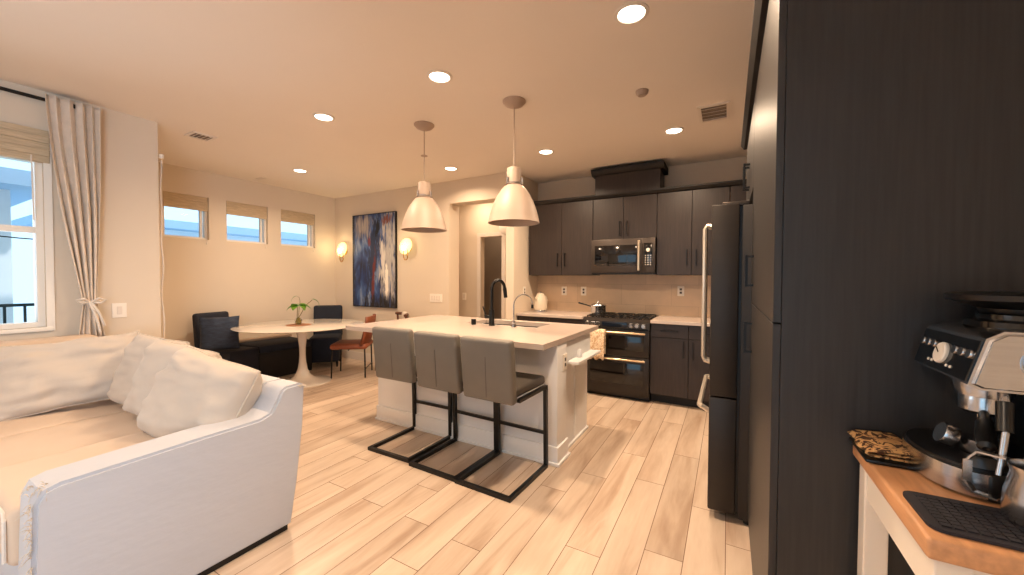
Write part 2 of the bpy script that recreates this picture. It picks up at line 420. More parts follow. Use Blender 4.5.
def wall_with_holes(name, axis, pos, th, r0, r1, z0, z1, holes):
    """wall slab from pos to pos+th; holes (a,b,za,zb) along running axis"""
    bm = nb(); cuts = sorted({r0, r1, *[h[0] for h in holes], *[h[1] for h in holes]})
    for a, b in zip(cuts, cuts[1:]):
        segs = [(z0, z1)]
        for h in holes:
            if h[0] <= a and h[1] >= b:
                segs = [(z0, h[2]), (h[3], z1)]
        for za, zb in segs:
            if zb-za < .001: continue
            if axis == 'x': box(bm, (pos, a, za), (pos+th, b, zb))
            else: box(bm, (a, pos, za), (b, pos+th, zb))
    bmesh.ops.remove_doubles(bm, verts=bm.verts, dist=1e-5)
    inner = {}
    for f in bm.faces: inner.setdefault(tuple(round(c, 4) for c in f.calc_center_median()), []).append(f)
    kill = [f for fs in inner.values() if len(fs) > 1 for f in fs]
    bmesh.ops.delete(bm, geom=kill, context='FACES')
    return struct(name, bm, M['wall'])
WIN = [(2.00, 2.47), (2.672, 3.212), (3.405, 3.957)]
wall_with_holes('wall_dining', 'x', WX-.15, .15, 1.3, PY+.15, 0, CZ, [(a, b, 1.86, 2.41) for a, b in WIN])
wall_with_holes('wall_left', 'x', LX-.15, .15, BY, 1.465, 0, CZ, [(-.75, .80, .99, 2.44)])
sbox('wall_return', (WX, 1.315, 0), (LX-.15, 1.465, CZ), M['wall'])
wall_with_holes('wall_painting', 'y', PY, .23, WX, KX-.12, 0, CZ, [(-3.46, KX-.12, 0, 2.425)])
sbox('wall_kitchen_left', (KX-.12, PY, 0), (KX, KY+.15, CZ), M['wall'])
sbox('wall_back', (KX, KY, 0), (RX+.15, KY+.15, CZ), M['wall'])
wall_with_holes('wall_right', 'x', RX, .15, BY, KY, 0, CZ, [(-2.6, -.8, .75, 2.25)])
bm = nb()
for p_, q_ in (((RX+.05, -2.6, .75), (RX+.11, -2.54, 2.25)), ((RX+.05, -.86, .75), (RX+.11, -.8, 2.25)), ((RX+.05, -2.54, .75), (RX+.11, -.86, .81)), ((RX+.05, -2.54, 2.19), (RX+.11, -.86, 2.25))): box(bm, p_, q_)
w6 = struct('window_6', bm, M['winframe']); pbox('pane', (RX+.078, -2.54, .81), (RX+.082, -.86, 2.19), M['glass'], w6)  # unseen window, added so cool light reaches the sofa side
wall_with_holes('wall_rear', 'y', BY-.15, .15, LX-.15, RX+.15, 0, CZ, [(-2.7, .3, 0, 2.3)])
HY = 5.20
wall_with_holes('wall_hall', 'y', HY, .1, -5.0, KX-.12, 0, CZ, [(-3.50, -3.10, 0, 2.04)])
sbox('wall_hall_left', (-5.1, PY+.23, 0), (-5.0, 6.3, CZ), M['wall'])
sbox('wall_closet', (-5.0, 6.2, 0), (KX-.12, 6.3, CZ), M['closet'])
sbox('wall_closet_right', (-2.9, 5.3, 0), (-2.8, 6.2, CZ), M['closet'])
sbox('wall_backsplash', (KX, KY-.012, .92), (RX, KY, 1.43), M['tile'])
# baseboards
sbox('baseboard_painting', (WX, PY-.015, 0), (-3.46, PY, .13), M['trim'])
sbox('baseboard_dining', (WX, 1.465, 0), (WX+.015, PY-.015, .13), M['trim'])
sbox('baseboard_left', (LX, BY, 0), (LX+.015, 1.465, .13), M['trim'])
sbox('baseboard_hall', (-5.0, HY-.015, 0), (-3.57, HY, .13), M['trim'])
# hall doorway with casing and an open leaf
bm = nb()
for a, b in (((-3.565, HY-.018, 0), (-3.50, HY, 2.10)), ((-3.10, HY-.018, 0), (-3.035, HY, 2.10)), ((-3.50, HY-.018, 2.04), (-3.10, HY, 2.10))): box(bm, a, b)
d1 = struct('door_1', bm, M['trim'])
bm = nb(); box(bm, (0, 0, .01), (.36, .035, 2.02), .003, M4=place((-3.13, HY+.10, 0), radians(100)))
obj('door_leaf', bm, M['door'], d1)
bm = nb(); lathe(bm, [(.0, .06), (.02, .055), (.027, .03), (.012, .01), (.02, 0)], seg=16, M4=place((-3.165, HY+.36, 1.0), 0, 0, radians(-90)))
obj('door_handle', bm, M['steel'], d1, smooth=True)

def dining_window(n, a, b):
    z0, z1 = 1.86, 2.41; x = WX
    bm = nb()
    f = .028
    for p, q in (((x-.11, a, z0), (x-.05, a+f, z1)), ((x-.11, b-f, z0), (x-.05, b, z1)), ((x-.11, a+f, z0), (x-.05, b-f, z0+f)), ((x-.11, a+f, z1-f), (x-.05, b-f, z1)),
                 ((x-.10, b-.075, z0+f), (x-.06, b-.05, z1-f))): box(bm, p, q)
    w = struct('window_%d' % n, bm, M['winframe'])
    pbox('pane', (x-.085, a+f, z0+f), (x-.081, b-f, z1-f), M['glass'], w)
    return w
for i, (a, b) in enumerate(WIN): dining_window(i+1, a, b)
def living_window():
    a, b, z0, z1 = -.75, .80, .99, 2.44; x = LX
    bm = nb(); f = .036
    for p, q in (((x-.12, a, z0), (x-.03, a+f, z1)), ((x-.12, b-f, z0), (x-.03, b, z1)), ((x-.12, a+f, z0), (x-.03, b-f, z0+f)), ((x-.12, a+f, z1-f), (x-.03, b-f, z1)),
                 ((x-.10, a+f, 1.69), (x-.04, b-f, 1.735)), ((x-.09, 0.0, z0+f), (x-.05, .04, z1-f))): box(bm, p, q)
    w = struct('window_4', bm, M['winframe'])
    pbox('pane', (x-.077, a+f, z0+f), (x-.073, b-f, z1-f), M['glass'], w)
    pbox('window_sill', (x-.03, a-.03, z0-.03), (x+.02, b+.03, z0), M['winframe'], w, .004)
    pbox('casing', (x, b, z0-.03), (x+.012, b+.04, z1+.01), M['winframe'], w)
living_window()
def rear_door():
    bm = nb(); y = BY
    for p, q in (((-2.7, y-.11, 0), (-2.64, y-.04, 2.3)), ((.24, y-.11, 0), (.3, y-.04, 2.3)), ((-2.64, y-.11, 2.24), (.24, y-.04, 2.3)), ((-2.64, y-.11, 0), (.24, y-.04, .05)), ((-1.24, y-.11, .05), (-1.16, y-.04, 2.24))): box(bm, p, q)
    w = struct('window_5', bm, M['winframe'])
    pbox('pane', (-2.64, y-.077, .05), (.24, y-.073, 2.24), M['glass'], w)
rear_door()

# ------------------------------------------------------------------ outdoors
def neighbour(name, label, x, y0, y1, zt, eave, wins):
    t = thing(name, label, 'house', (x, (y0+y1)/2, -3))
    pbox('wall', (x-3, y0, -3), (x, y1, zt), M['exta'], t)
    pbox('roof', (x-3.3, y0-.3, zt), (x+eave, y1+.3, zt+.2), M['extb'], t)
    for a, b, c, d in wins:
        w = pbox('window', (x, a, c), (x+.03, b, d), M['winframe'], t)
        pbox('pane', (x+.03, a+.06, c+.06), (x+.04, b-.06, d-.06), M['extglass'], w)
neighbour('neighbour_house', 'pale stucco house with a blue-grey roof edge seen through the small dining windows', -12.5, 2.6, 10.5, 2.58, .5,
          [(3.7, 5.0, 1.2, 2.42), (7.7, 8.9, 1.2, 2.40), (9.5, 10.1, 1.2, 2.4)])
neighbour('patio_building', 'pale building with a grey-blue canopy edge seen through the tall living-room window', -8.6, -3.2, 1.25, 2.55, .6, [])
def railing():
    t = thing('balcony_railing', 'dark metal balcony railing outside the tall living-room window', 'railing', (-5.4, .1, .1))
    bm = nb(); box(bm, (-5.42, -1.6, 1.105), (-5.38, 1.30, 1.13)); obj('top_rail', bm, M['rail'], t)
    bm = nb(); box(bm, (-5.415, -1.6, .15), (-5.385, 1.30, .18)); obj('bottom_rail', bm, M['rail'], t)
    y = -1.58
    first = None
    while y < 1.3:
        bm = nb(); box(bm, (-5.408, y, .18), (-5.392, y+.016, 1.105)); o = obj('baluster', bm, M['rail'], t)
        y += .11
    pbox('balcony_floor', (-5.5, -1.7, -.05), (LX-.16, 1.3, .10), M['exta'], t)
railing()
bm = nb(); tube(bm, [(-5.9, -.6+.1*i, 2.15-.42*sin(i/18*pi*.55)) for i in range(19)], .006, 6)
tag(obj('utility_wire', bm, M['black'], smooth=True), 'thin black wire drooping outside the tall living-room window', 'wire')

# ------------------------------------------------------------------ ceiling fittings
CANS = [(-.457, 2.065, 'nearest of the recessed ceiling lights, at the top of the picture right of both pendants'),
        (-1.737, 2.071, 'recessed ceiling light above the stools, between the two pendants'),
        (-3.037, 2.105, 'recessed ceiling light left of the left pendant, over the floor before the dining area'),
        (-4.811, 2.996, 'recessed ceiling light directly above the round dining table'),
        (-3.045, 3.845, 'recessed ceiling light near the hall opening, just right of the left pendant cord'),
        (-1.74, 3.835, 'recessed ceiling light just right of the right pendant, over the walkway'),
        (-.457, 3.86, 'recessed ceiling light beside the square kitchen ceiling vent')]
def make_can():
    t = thing('recessed_light', CANS[0][2], 'ceiling light', (CANS[0][0], CANS[0][1], CZ), 'round recessed ceiling lights')
    x, y = CANS[0][:2]
    bm = nb(); lathe(bm, [(.088, 0), (.088, -.004), (.070, -.008), (.066, -.002)], (x, y, CZ), 32); obj('trim_ring', bm, M['trim'], t, smooth=True)
    bm = nb(); lathe(bm, [(.0665, -.003), (.0, -.003)], (x, y, CZ), 32); obj('diffuser', bm, M['lampdisc'], t)
    return t
c0 = make_can()
for i, (x, y, lb) in enumerate(CANS):
    if i: dup(c0, (x, y, CZ), label=lb)
    lamp('recessed_lamp', 'AREA', (x, y, CZ-.02), CAN_POWER*(1.3 if x > -2 else .65 if (x > -4 and y > 3) else 1), WARM, shape='DISK', size=.13, spread=radians(152))
for x, y in ((-3.05, -.4), (-.9, -.4), (-3.05, -2.0), (-.9, -2.0)):
    dup(c0, (x, y, CZ), label='recessed ceiling light behind the camera')
    lamp('recessed_lamp', 'AREA', (x, y, CZ-.02), CAN_POWER*.6, WARM, shape='DISK', size=.13, spread=radians(152))
lamp('closet_fill', 'AREA', (-3.6, 5.75, CZ-.05), 5, WARM, shape='DISK', size=.13)  # added fill without a known fixture, brightens the space behind the doorway
lamp('hall_lamp', 'AREA', (-3.4, 4.85, CZ-.02), 8, WARM, shape='DISK', size=.13, spread=radians(152))

def make_pendant(x, y, label):
    t = thing('pendant_light', label, 'pendant light', (x, y, CZ), 'white dome pendants over the island')
    bm = nb(); lathe(bm, [(.0, -.05), (.03, -.048), (.07, -.03), (.09, -.008), (.09, 0)], (x, y, CZ), 32); obj('canopy', bm, M['pendant'], t, smooth=True)
    bm = nb(); lathe(bm, [(.004, 2.22-CZ), (.004, -.045)], (x, y, CZ), 10); obj('cord', bm, M['pendant'], t, smooth=True)
    prof = [(.0, 2.225), (.052, 2.225), (.056, 2.215), (.056, 2.105), (.075, 2.095), (.0, 2.095)]
    bm = nb(); lathe(bm, [(r, z-CZ) for r, z in prof], (x, y, CZ), 32); obj('socket_cup', bm, M['pendant'], t, smooth=True)
    outer = [(.050, 2.10), (.075, 2.085), (.10, 2.055), (.128, 2.015), (.153, 1.965), (.174, 1.91), (.190, 1.855), (.200, 1.805), (.202, 1.80)]
    inner = [(r-.006, z-.001) for r, z in outer[::-1]]
    bm = nb(); lathe(bm, [(r, z-CZ) for r, z in outer+inner], (x, y, CZ), 48); obj('shade', bm, M['pendant'], t, smooth=True)
    bm = nb(); lathe(bm, [(.058, 2.112), (.064, 2.108), (.064, 2.100), (.058, 2.096)], (x, y, 0), 32)
    for k in range(3):
        a = k*2*pi/3-1.9; px, py = x+.066*cos(a), y+.066*sin(a)
        lathe(bm, [(.0, 2.15), (.008, 2.146), (.008, 2.094), (.0, 2.09)], (px, py, 0), 10)
    for v in bm.verts: pass
    obj('clamp_ring', bm, M['steel'], t, smooth=True)
    bm = nb(); lathe(bm, [(.0, 2.06), (.02, 2.05), (.03, 2.0), (.026, 1.965), (.0, 1.95)], (x, y, 0), 20); obj('bulb', bm, M['cream'], t, smooth=True)
    return t
p1 = make_pendant(-1.467, 2.635, 'white dome pendant light nearer the kitchen, its plain cord without a disc')
p2 = dup(p1, (-2.398, 2.648, CZ), label='left white dome pendant light, with a small disc partway down its cord')
bm = nb(); lathe(bm, [(.0, 2.470), (.03, 2.468), (.03, 2.464), (.0, 2.462)], (-2.398, 2.648, 0), 20); obj('cord_disc', bm, M['pendant'], p2, smooth=True)

def vent(name, x, y, w, d, label, n=4, rz=0):
    t = thing(name, label, 'vent', (x, y, CZ))
    bm = nb()
    for a, b in (((-w/2, -d/2), (w/2, -d/2+.025)), ((-w/2, d/2-.025), (w/2, d/2)), ((-w/2, -d/2+.025), (-w/2+.025, d/2-.025)), ((w/2-.025, -d/2+.025), (w/2, d/2-.025))):
        box(bm, (x+a[0], y+a[1], CZ-.010), (x+b[0], y+b[1], CZ-.0005))
    obj('frame', bm, M['trim'], t)
    pbox('backing', (x-w/2+.02, y-d/2+.02, CZ-.003), (x+w/2-.02, y+d/2-.02, CZ-.001), M['ventgrey'], t)
    for k in range(n):
        yy = y-d/2+.03+(d-.06)*(k+.5)/n
        bm = nb(); box(bm, (-w/2+.025, -.011, -.001), (w/2-.025, .011, .001), M4=place((x, yy, CZ-.009), 0, radians(28)))
        obj('slat', bm, M['trim'], t)
vent('ceiling_vent', -.121, 3.60, .23, .34, 'square white ceiling vent above the kitchen walkway')
vent('ceiling_vent', -4.50, 1.81, .20, .20, 'small square ceiling vent near the dining-room wall corner')
vent('ceiling_vent', -5.649, 2.96, .16, .06, 'tiny slotted ceiling vent above the middle small window', 2)
bm = nb(); lathe(bm, [(.0, -.035), (.028, -.034), (.042, -.02), (.046, 0)], (-.569, 2.945, CZ), 24)
tag(obj('smoke_detector', bm, M['pendant'], smooth=True), 'small round detector on the ceiling above the walkway', 'detector')

# ------------------------------------------------------------------ window blinds, curtain
for (a, b), where in zip(WIN, ('leftmost small window, next to the wall corner', 'middle small window', 'right small window, nearest the room corner')):
    t = thing('window_blind', 'beige roman blind on the '+where, 'blind', (WX-.03, (a+b)/2, 2.41), 'beige woven blinds on the small dining windows')
    bm = nb()
    for k in range(5): box(bm, (WX-.035-.004*(k % 2), a+.006, 2.41-.036*(k+1)), (WX-.012+.004*(k % 2), b-.006, 2.41-.036*k), .004)
    obj('fabric', bm, M['blind'], t)
    bm = nb(); tube(bm, [(WX+.004, b-.03, 2.24), (WX+.006, b-.03, 1.83)], .0022, 5); lathe(bm, [(.0, .0), (.006, -.004), (.008, -.03), (.0, -.034)], (WX+.006, b-.03, 1.83), 8)
    obj('pull_cord', bm, M['trim'], t)
t = thing('window_blind', 'wide beige woven roman blind at the top of the tall living-room window', 'blind', (LX, 0, 2.45))
bm = nb()
for k in range(5): box(bm, (LX-.02, -.75, 2.45-.048*(k+1)), (LX+.022+.006*(k % 2), .83, 2.45-.048*k), .005)
obj('fabric', bm, M['blind'], t)
bm = nb(); tube(bm, [(LX+.03, .74, 2.25), (LX+.03, .745, 1.78)], .004, 6); obj('pull_cord', bm, M['trim'], t)
def curtain():
    X = LX+.085
    t = thing('curtain_rod', 'black curtain rod above the tall living-room window', 'curtain rod', (X, 0, 2.665))
    bm = nb(); tube(bm, [(X-.062, -1.1, 2.675), (X-.062, .98, 2.675)], .013, 12); obj('pole', bm, M['black'], t, smooth=True)
    bm = nb(); box(bm, (LX, .93, 2.65), (X, .95, 2.68)); obj('bracket', bm, M['black'], t)
    t = thing('curtain', 'grey linen curtain gathered beside the tall window and tied with a white sash', 'curtain', (X, .95, 1.0))
    bm = nb(); n, mz = 90, 60; g = {}
    for j in range(mz+1):
        z = 2.70 - (2.70-.72)*j/mz
        if z > 1.17: s = ((2.70-z)/(2.70-1.17)); la = .80+.165*s**1.5; ra = 1.075-.03*s**2
        else:
            s = (1.17-z)/.45; la = .965-.05*s; ra = 1.045+.06*s
        amp = .03*(1-.55*math.exp(-((z-1.17)/.18)**2))
        for i in range(n+1):
            u = i/n; ph = 2*pi*5.2*(u+.05*sin(5*u+1))
            x = X + amp*sin(ph+.5*sin(3*z)) + .022*noise.noise(Vector((u*7, z*1.2, 0)))
            y = la+(ra-la)*(u+.02*sin(ph*2+1))
            g[i, j] = bm.verts.new((x, y, z))
    for i in range(n):
        for j in range(mz): bm.faces.new((g[i, j], g[i+1, j], g[i+1, j+1], g[i, j+1]))
    o = obj('drape', bm, M['curtain'], t, smooth='all'); s = o.modifiers.new('s', 'SOLIDIFY'); s.thickness = .003
    bm = nb()
    ring = [(X+.045*cos(a), 1.005+.055*sin(a), 1.17+.006*sin(3*a)) for a in [2*pi*k/24 for k in range(24)]]
    tube(bm, ring, .013, 8, closed=True)
    tube(bm, [(X+.05, .99, 1.17), (X+.075, .96, 1.20), (X+.07, .92, 1.19), (X+.06, .95, 1.165), (X+.05, .99, 1.17)], .008, 7)
    tube(bm, [(X+.05, 1.0, 1.17), (X+.07, 1.04, 1.20), (X+.07, 1.08, 1.185), (X+.06, 1.05, 1.16), (X+.05, 1.0, 1.17)], .008, 7)
    tube(bm, [(X+.055, .99, 1.17), (X+.065, 1.01, 1.10), (X+.06, 1.035, 1.0), (X+.065, 1.045, .93)], .009, 7)
    tube(bm, [(X+.055, 1.0, 1.17), (X+.07, 1.04, 1.08), (X+.06, 1.07, .98)], .009, 7)
    obj('tie_sash', bm, M['white_cloth'], t, smooth=True)
curtain()
def outlet(name, c, nrm, label, w=.075, h=.12, kind='outlet', rock=1, cat=None):
    """c on wall; nrm 'y-','x+' etc: facing direction"""
    t = thing(name, label, cat or kind.replace('_', ' '), c)
    x, y, z = c; d = .007
    def B(nm_, a0, a1, b0, b1, p0, p1, m):
        bm = nb()
        if nrm == 'y-': box(bm, (x+a0, y-p1, z+b0), (x+a1, y-p0, z+b1), .0015)
        elif nrm == 'x+': box(bm, (x+p0, y+a0, z+b0), (x+p1, y+a1, z+b1), .0015)
        obj(nm_, bm, m, t)
    B('cover_plate', -w/2, w/2, -h/2, h/2, 0, d, M['plate'])
    for k in range(rock):
        cx = (k-(rock-1)/2)*.046
        if kind == 'switch': B('rocker', cx-.016, cx+.016, -.033, .033, d, d+.004, M['trim'])
        else:
            for zz in (-.02, .02):
                B('socket', cx-.013, cx+.013, zz-.013, zz+.013, d, d+.002, M['slot'])
outlet('light_switch', (LX, 1.195, 1.087), 'x+', 'white light switch on the wall beside the tied curtain', kind='switch', cat='light switch', w=.09)
outlet('light_switch', (-3.70, PY, 1.08), 'y-', 'wide white switch plate right of the painting, low on the wall', w=.23, h=.12, kind='switch', rock=4, cat='light switch')
outlet('light_switch', (-3.83, HY, 1.07), 'y-', 'white switch plate on the hall wall left of the dark doorway', kind='switch', cat='light switch')
outlet('wall_outlet', (-1.993, KY-.012, 1.20), 'y-', 'white wall outlet on the backsplash just right of the kettle')
outlet('wall_outlet', (-1.71, KY-.012, 1.202), 'y-', 'white wall outlet on the backsplash left of the saucepan, second from the kettle')
outlet('wall_outlet', (-.494, KY-.012, 1.226), 'y-', 'white wall outlet on the backsplash right of the range')
outlet('wall_outlet', (KX, 4.63, 1.20), 'x+', 'white wall outlet on the short side wall left of the kettle')
# door chime on hall wall
bm = nb(); lathe(bm, [(.12, 0), (.12, .02), (.105, .03), (.0, .034)], seg=40, M4=place((-3.03, HY, 2.17), 0, radians(90)))
tag(obj('door_chime', bm, M['plate'], smooth=True), 'round white disc high on the hall wall, under the right pendant', 'wall disc')
# hook and dangling white cord at the wall corner
t = thing('hanging_string', 'white wavy cord hanging from a hook at the dining wall corner', 'string', (LX-.03, 1.49, 2.45))
bm = nb(); tube(bm, [(LX-.03+.008*sin(z*9), 1.492+.006*cos(z*13), z) for z in [2.42-.05*k for k in range(39)]], .006, 6); obj('string', bm, M['white_cloth'], t, smooth=True)
bm = nb(); tube(bm, [(LX-.03, 1.465, 2.44), (LX-.03, 1.51, 2.44), (LX-.03, 1.515, 2.47)], .006, 6); lathe(bm, [(.0, 0), (.016, 0), (.02, .03), (.0, .035)], (LX-.02, 1.495, 2.44), 10); obj('hook', bm, M['plate'], t, smooth=True)

# ------------------------------------------------------------------ painting and sconces
t = thing('painting', 'tall abstract painting in blue, white and rust red on the wall between two sconces', 'painting', (-4.99, PY, .91))
pbox('canvas', (-5.455, PY-.038, .912), (-4.482, PY-.002, 2.388), M['paint'], t, label='abstract painted canvas')
bm = nb(); e = .005
for a, b in (((-5.455-e, PY-.04, .90), (-5.455, PY, 2.40)), ((-4.482, PY-.04, .90), (-4.482+e, PY, 2.40)), ((-5.455, PY-.04, .90), (-4.482, PY, .912)), ((-5.455, PY-.04, 2.388), (-4.482, PY, 2.40))): box(bm, a, b)
obj('frame', bm, M['black'], t)
def sconce(x, label):
    z = 1.84
    t = thing('wall_sconce', label, 'wall lamp', (x, PY, z), 'amber glass sconces beside the painting')
    bm = nb(); lathe(bm, [(.055, 0), (.055, .015), (.0, .018)], seg=28, M4=place((x, PY, z-.02), 0, radians(90))); obj('back_plate', bm, M['brass'], t, smooth=True)
    bm = nb(); lathe(bm, [(.0, .010), (.07, .012), (.11, .004), (.125, -.008), (.110, -.002), (.07, .004), (.0, .003)], seg=36, M4=place((x, PY-.075, z+.01), 0, radians(80))); obj('glass_disc', bm, M['amber'], t, smooth=True)
    bm = nb()
    pts = [(x-.01, PY-.095, z-.02)] + [(x+.03-.04*cos(a), PY-.095, z-.15-.05*sin(a)) for a in [pi*k/12 for k in range(13)]] + [(x+.07, PY-.095, z-.06), (x+.02, PY-.06, z-.03), (x, PY-.015, z-.02)]
    tube(bm, pts, .0065, 8); obj('loop_arm', bm, M['brass'], t, smooth=True)
    bm = nb(); lathe(bm, [(.0, -.06), (.022, -.055), (.03, -.02), (.028, .01), (.0, .02)], (x-.01, PY-.095, z+.0), 18); obj('bulb', bm, M['bulb'], t, smooth=True)
    lamp('sconce_lamp', 'POINT', (x, PY-.16, z+.03), 2.6, (1, .72, .38), shadow_soft_size=.05)
sconce(-5.70, 'brass and amber glass wall sconce left of the painting, near the room corner')
sconce(-4.235, 'brass and amber glass wall sconce right of the painting')

# ------------------------------------------------------------------ dining area
def table():
    c = (-4.86, 3.04)
    t = thing('dining_table', 'round white pedestal dining table with a tulip base', 'table', (c[0], c[1], 0))
    bm = nb(); lathe(bm, [(.0, .722), (.54, .722), (.70, .735), (.755, .745), (.76, .75), (.75, .752), (.0, .752)], (c[0], c[1], 0), 72); obj('tabletop', bm, M['table'], t, smooth=True)
    prof = [(.345, 0), (.345, .006), (.31, .014), (.22, .030), (.14, .055), (.09, .10), (.060, .17), (.044, .26), (.037, .36), (.039, .46), (.052, .57), (.072, .66), (.10, .722), (.0, .722)]
    bm = nb(); lathe(bm, prof, (c[0], c[1], 0), 48); obj('pedestal', bm, M['table'], t, smooth=True)
table()
def plant():
    x, y, z = -4.86, 2.99, .752
    bm = nb(); lathe(bm, [(.0, 0), (.145, 0), (.15, .003), (.145, .006), (.0, .006)], (x, y, z), 40)
    tag(obj('placemat', bm, M['jute'], smooth=True), 'round woven brown placemat under the plant on the white table', 'placemat')
    z += .0065
    t = thing('potted_plant', 'green cutting with twisting stems in a small glass vase on the dining table', 'plant', (x, y, z))
    bm = nb(); lathe(bm, [(.0, .0), (.036, .0), (.042, .02), (.042, .06), (.030, .08), (.032, .09), (.029, .09), (.027, .08), (.038, .06), (.038, .02), (.0, .006)], (x, y, z), 28); obj('vase', bm, M['vase'], t, smooth=True)
    rx = Vector((.5, .85, 0)).normalized()   # image-right direction at the table
    def P(a, h, d=0): return (x+rx.x*a-rx.y*d, y+rx.y*a+rx.x*d, z+h)
    stems = [[P(0, .01), P(-.02, .04), P(.02, .07), P(-.015, .10), P(-.012, .17), P(-.01, .23)],
             [P(.01, .01), P(.03, .04), P(-.01, .08), P(.02, .12), P(.05, .18), P(.07, .23), P(.12, .28), P(.16, .315)],
             [P(-.01, .02), P(.015, .06), P(.0, .12), P(.01, .22), P(.02, .30), P(.012, .35), P(-.01, .365)]]
    for s, r in zip(stems, (.007, .006, .0035)):
        bm = nb(); tube(bm, s, [r*(1-.5*i/len(s)) for i in range(len(s))], 7); obj('stem', bm, M['stem'], t, smooth=True)
    def leaf(c, L, w, az, droop, roll=0):
        bm = nb(); n = 10; rows = []
        d = Vector((cos(az), sin(az), 0)); s = Vector((-sin(az), cos(az), 0))
        for i in range(n+1):
            u = i/n; ww = w*sin(pi*min(1, u*1.02))**.7*(1-.35*u)
            p = Vector(c)+d*L*u*cos(droop*u)+Vector((0, 0, -L*sin(droop)*u*u))
            rows.append([bm.verts.new(p+s*ww*k+Vector((0, 0, abs(k)*ww*.35-abs(k)*k*k*.0 + roll*k*ww))) for k in (-1, -.5, 0, .5, 1)])
        for a, b in zip(rows, rows[1:]):
            for k in range(4): bm.faces.new((a[k], a[k+1], b[k+1], b[k]))
        o = obj('leaf', bm, M['leaf'], t, smooth='all'); m = o.modifiers.new('s', 'SOLIDIFY'); m.thickness = .0015
    az = math.atan2(rx.y, rx.x)
    leaf(P(.0, .25), .15, .075, az+pi, .45); leaf(P(.0, .245), .12, .07, az+pi+.9, .5); leaf(P(.0, .26), .16, .07, az, .4)
    leaf(P(.01, .25), .12, .06, az-.9, .6); leaf(P(-.01, .26), .10, .06, az+pi-.8, .4)
    leaf(P(.155, .325), .14, .030, az, .9); leaf(P(-.01, .37), .10, .014, az+pi, .8)
plant()
def bench():
    t = thing('bench', 'long low black bench running along the wall behind the dining table', 'bench', (-5.68, 3.2, 0))
    pbox('base', (-5.93, 2.76, .0), (-5.36, 3.50, .36), M['bench'], t, .01)
    pbox('seat_cushion', (-5.93, 2.76, .362), (-5.34, 3.50, .46), M['navy'], t, .03)
    pbox('back_ledge', (-5.955, 2.76, .462), (-5.86, 3.50, .50), M['benchtop'], t, .008, label='taupe strip along the wall')
bench()
def navy_end(name, label, c, rz):
    """upholstered high-back end seat; local: back along x, faces -y"""
    t = thing(name, label, 'chair', (c[0], c[1], 0))
    m = place((c[0], c[1], 0), rz)
    bm = nb(); box(bm, (-.21, -.40, .08), (.21, .10, .46), .03, 3, m); obj('seat', bm, M['navy'], t, smooth=True)
    bm = nb(); box(bm, (-.215, -.045, .40), (.215, .045, .92), .035, 3, m @ Matrix.Translation((0, .07, 0)) @ Matrix.Rotation(radians(-5), 4, 'X')); obj('backrest', bm, M['navy'], t, smooth=True)
    for sx in (-.18, .18):
        for sy in (-.36, .06):
            bm = nb(); lathe(bm, [(.012, 0), (.02, .09)], seg=10, M4=m @ Matrix.Translation((sx, sy, 0))); obj('leg', bm, M['black'], t, smooth=True)
    return t
navy_end('armless_chair', 'navy upholstered chair left of the bench, with a blue pillow on it', (-5.66, 2.45), radians(104))
navy_end('armless_chair', 'navy upholstered chair behind the right end of the table, near the room corner', (-5.62, 3.93), radians(48))
bm = nb(); puff(bm, .40, .42, .15, place((-5.43, 2.35, .68), radians(66), radians(-14)), .008, 3)
tag(obj('throw_pillow', bm, M['navypil'], smooth='all'), 'square dark blue throw pillow leaning on the navy chair', 'pillow')

def tan_chair(c, rz, label):
    t = thing('leather_chair', label, 'chair', (c[0], c[1], 0))
    m = place((c[0], c[1], 0), rz)   # faces local -y
    bm = nb(); box(bm, (-.24, -.24, .39), (.24, .24, .465), .03, 3, m); obj('seat', bm, M['tan'], t, smooth=True)
    bm = nb()
    for s in range(14):
        a0 = -.25+.5*s/14; a1 = -.25+.5*(s+1)/14
        f = lambda a: .22-.9*a*a
        vs = []
        for a in (a0, a1):
            for z, dd in ((.44, 0), (.60, .04), (.76, .075), (.835, .08)):
                vs.append((a, f(a)+dd, z))
        A = [bm.verts.new(m @ Vector(v)) for v in vs]
        for k in range(3): bm.faces.new((A[k], A[4+k], A[5+k], A[k+1]))
    bmesh.ops.remove_doubles(bm, verts=bm.verts, dist=1e-4)
    o = obj('backrest', bm, M['tan'], t, smooth='all'); so = o.modifiers.new('s', 'SOLIDIFY'); so.thickness = .03; so.offset = 0
    for sx, sy in ((-.22, -.22), (.22, -.22), (-.22, .22), (.22, .22)):
        bm = nb(); p = m @ Vector((sx, sy, 0)); q = m @ Vector((sx*.96, sy*.96, .40)); tube(bm, [p, q], .010, 8); obj('leg', bm, M['black'], t, smooth=True)
    bm = nb(); tube(bm, [m @ Vector((-.22, .22, .12)), m @ Vector((.22, .22, .12))], .007, 8); tube(bm, [m @ Vector((-.22, -.0, .383)), m @ Vector((.22, 0, .383))], .008, 8); obj('stretcher', bm, M['black'], t, smooth=True)
    return t
tan_chair((-4.63, 3.63), radians(-52), 'cognac leather chair with thin black legs pulled up to the dining table')
t2 = thing('wooden_chair', 'dark wooden chair behind the leather chair, a white cloth over its curved back', 'chair', (-4.25, 4.02, 0))
m = place((-4.25, 4.02, 0), radians(-30))
bm = nb(); tube(bm, [m @ Vector((-.25+.5*k/14, .20-1.4*(-.25+.5*k/14)**2, .835)) for k in range(15)], [.022]*15, 8); obj('top_rail', bm, M['walnut'], t2, smooth=True)
bm = nb(); box(bm, (-.23, -.23, .42), (.23, .20, .46), .015, 2, m); obj('seat', bm, M['walnut'], t2, smooth=True)
